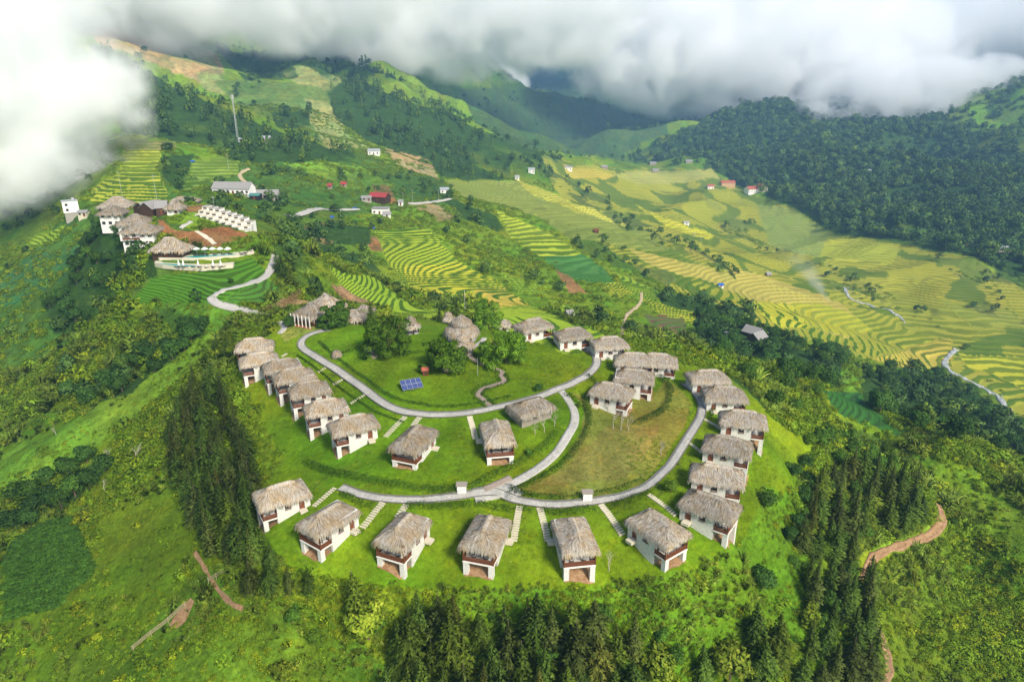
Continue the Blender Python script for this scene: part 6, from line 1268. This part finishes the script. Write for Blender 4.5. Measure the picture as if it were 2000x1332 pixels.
# giant bamboo clumps of the hilltop
def bamboo_blobs(seed, R_, H_, n):
    r = random.Random(seed); out = []
    for i in range(n):
        a = r.random() * 6.28; f = r.random(); q = R_ * (.25 + .75 * math.sqrt(r.random())) * (1 - .25 * f); z = H_ * (.12 + .82 * f) * (1 - .25 * (q / R_)); s = R_ * r.uniform(.16, .28)
        out.append((q * math.cos(a), q * math.sin(a), z, s * 1.15, s * 1.15, s * .95))
    out.append((0, 0, H_ * .4, R_ * .6, R_ * .6, H_ * .38)); return out
for (u, v, R_, H_, lb) in [(762,690,6.3,11.4,'largest bamboo clump, left of the pavilions with a bright top'), (868,722,5.8,8.4,'bamboo clump over the small bamboo hut'), (985,706,6.0,8.4,'bamboo clump right of the big pavilion beside the garden path'), (655,637,4.3,8.0,'bamboo clump before the restaurant terrace'), (952,644,6.0,11.6,'tall feathery bamboo clump behind the big pavilion')]:
    me = leaf_cloud('foliage', bamboo_blobs(u, R_, H_, 42), 8500, .36, L_BAM if u != 655 else L_MID, u, shell=.7, aspect=1.9, hang=.5); root = empty('bamboo_clump', one(u, v), 0, lb, 'bamboo'); lnk(bpy.data.objects.new('foliage', me), root)
    mb = MB(); r = random.Random(u)
    for k in range(14): a = r.random() * 6.28; mb.tube([(.5 * math.cos(a), .5 * math.sin(a), -.5), (1.1 * math.cos(a), 1.1 * math.sin(a), H_ * .45), (R_ * .6 * math.cos(a), R_ * .6 * math.sin(a), H_ * .75)], [.07, .06, .03], 4)
    mb.build('culms', [BAMBOO], root)
# palms
pm = tuft_mesh('fronds', 26, 1.5, 1.9, L_MID, 5, .16)
for (u, v, s, h, lb) in [(712,702,1.0,.3,'young feathery palm on the lawn near the kiosk'), (1022,648,.8,2.6,'fan palm on a short trunk before the back row cottage'), (690,622,.9,2.8,'grey-leaved palm beside the low broken thatch')]:
    rt = empty('palm_tree', one(u, v), 0, lb, 'palm'); f_ = lnk(bpy.data.objects.new('fronds', pm), rt); f_.location = (0, 0, h); f_.scale = (s, s, s); MB().tube([(0, 0, -.4), (0, 0, h + .1)], .14, 6).build('trunk', [BARK], rt)
# hedges
def hedge(px, w, h, label, mat=None, off=0.0, wob_=.25, seedk=0):
    w, h = w * 1.25, h * 1.35
    c = smooth_line(line(px), .4); d = np.gradient(c, axis=0); d /= np.linalg.norm(d, axis=1)[:, None] + 1e-9; nm = np.stack([d[:, 1], -d[:, 0]], 1); c = c + nm * off; n = len(c)
    hh = h * (1 + wob_ * 2 * fbm(np.arange(n), np.zeros(n), 5, 3, int(px[0][0]))); z = grid_at(GH, c[:, 0], c[:, 1]); o0 = np.array([c[0, 0], c[0, 1], z[0]])
    bl = [(c[i, 0] - o0[0], c[i, 1] - o0[1], z[i] + hh[i] * .35 - o0[2], w * .55, w * .55, hh[i] * .62) for i in range(0, n, 2)]
    me = leaf_cloud('hedge', bl, int(len(bl) * 42 * max(1, w)), .17, mat or L_HEDGE, int(px[0][0]), center=None, shell=.8)
    # upright shading normals do not suit a long row: rebuild them from each leaf's own blob
    o = lnk(bpy.data.objects.new('hedge', me)); o.location = o0; tag(o, label, 'hedge')
hedge([(1100,775),(1135,800),(1133,842),(1095,895),(1050,928),(1003,950),(985,962)], 1.1, .9, 'hedge along the meadow side of the linking path', off=-1.3)
hedge([(990,968),(1020,980),(1060,986),(1132,986)], 1.0, .9, 'low hedge at the tip of the dry meadow', off=-1.7)
hedge([(1165,980),(1215,968),(1262,950)], 1.0, .8, 'hedge between the white cabinet and the right end of the lower path', off=-1.7)
hedge([(600,905),(650,925),(700,936),(780,950),(850,960),(915,955),(955,935),(1000,912),(1050,885),(1085,850)], 1.5, 1.0, 'long wavy hedge on the bank above the lower path')
hedge([(800,984),(870,984),(930,980),(1000,990)], 1.3, 1.0, 'hedge behind the two middle front cottages left of the paired stairs', off=.9)
hedge([(1062,996),(1100,998),(1150,990)], 1.3, 1.0, 'hedge right of the paired stairs', off=.8); hedge([(1022,990),(1045,993)], 1.1, .9, 'short hedge between the paired stairs', off=.8)
hedge([(680,962),(710,978),(738,985)], 1.2, .9, 'hedge above the second front cottage', off=1.0); hedge([(1190,985),(1225,972),(1262,962)], 1.4, .9, 'hedge above the right-turned front cottage', off=1.0)
hedge([(1243,829),(1280,812),(1304,788),(1307,757),(1289,738)], 1.4, .9, 'curved hedge crossing the dry meadow under the cottages')
hedge([(1345,748),(1362,765),(1378,790),(1372,815)], 1.0, .8, 'hedge on the outer side of the upper right path', off=-1.6)
hedge([(662,694),(690,684),(722,673)], .8, .6, 'small hedge between kiosk and largest bamboo clump'); hedge([(700,686),(742,698),(790,692),(838,688)], .9, .7, 'hedge in front of the largest bamboo clump')
hedge(WIND, .7, .5, 'low planting along the right side of the garden path', off=1.1); hedge(WIND, .7, .5, 'low planting along the left side of the garden path', off=-1.1)
hedge([(592,690),(640,722),(700,768),(745,796),(800,818)], .5, .3, 'thin edging plants outside the ring path', off=1.6)
hedge([(612,672),(640,700),(700,745),(760,785),(850,803),(930,797),(1000,782)], .8, .4, 'dark edging plants inside the ring path', off=-1.7)
hedge([(640,1000),(690,1040),(710,1040)], .9, .7, 'bushes beside the wall of the second front cottage'); hedge([(1215,1050),(1250,1040),(1290,1050)], .01, .01, 'tiny') if False else None
hedge([(1148,735),(1160,745),(1170,760)], .9, .7, 'bushes left of the meadow cottage'); hedge([(1150,812),(1145,790),(1140,775)], 1.3, 1.0, 'tall bushes by the corner of the meadow cottage', L_BAM)
hedge([(1140,672),(1170,690),(1190,705)], .8, .6, 'low planting below the back row cottages'); hedge([(1448,832),(1460,840),(1465,850)], 1.2, 1.0, 'orange flowering bush before a white wall', L_ORANGE)
# dry corn
hedge([(520,610),(550,602),(580,596)], 3.5, 1.6, 'dry yellow corn stalks beside the restaurant', L_DRY); hedge([(555,600),(575,585),(588,574)], 2.5, 1.5, 'dry corn rows climbing above the restaurant', L_DRY)
print('NCON', NCON, 'objects', len(bpy.data.objects))
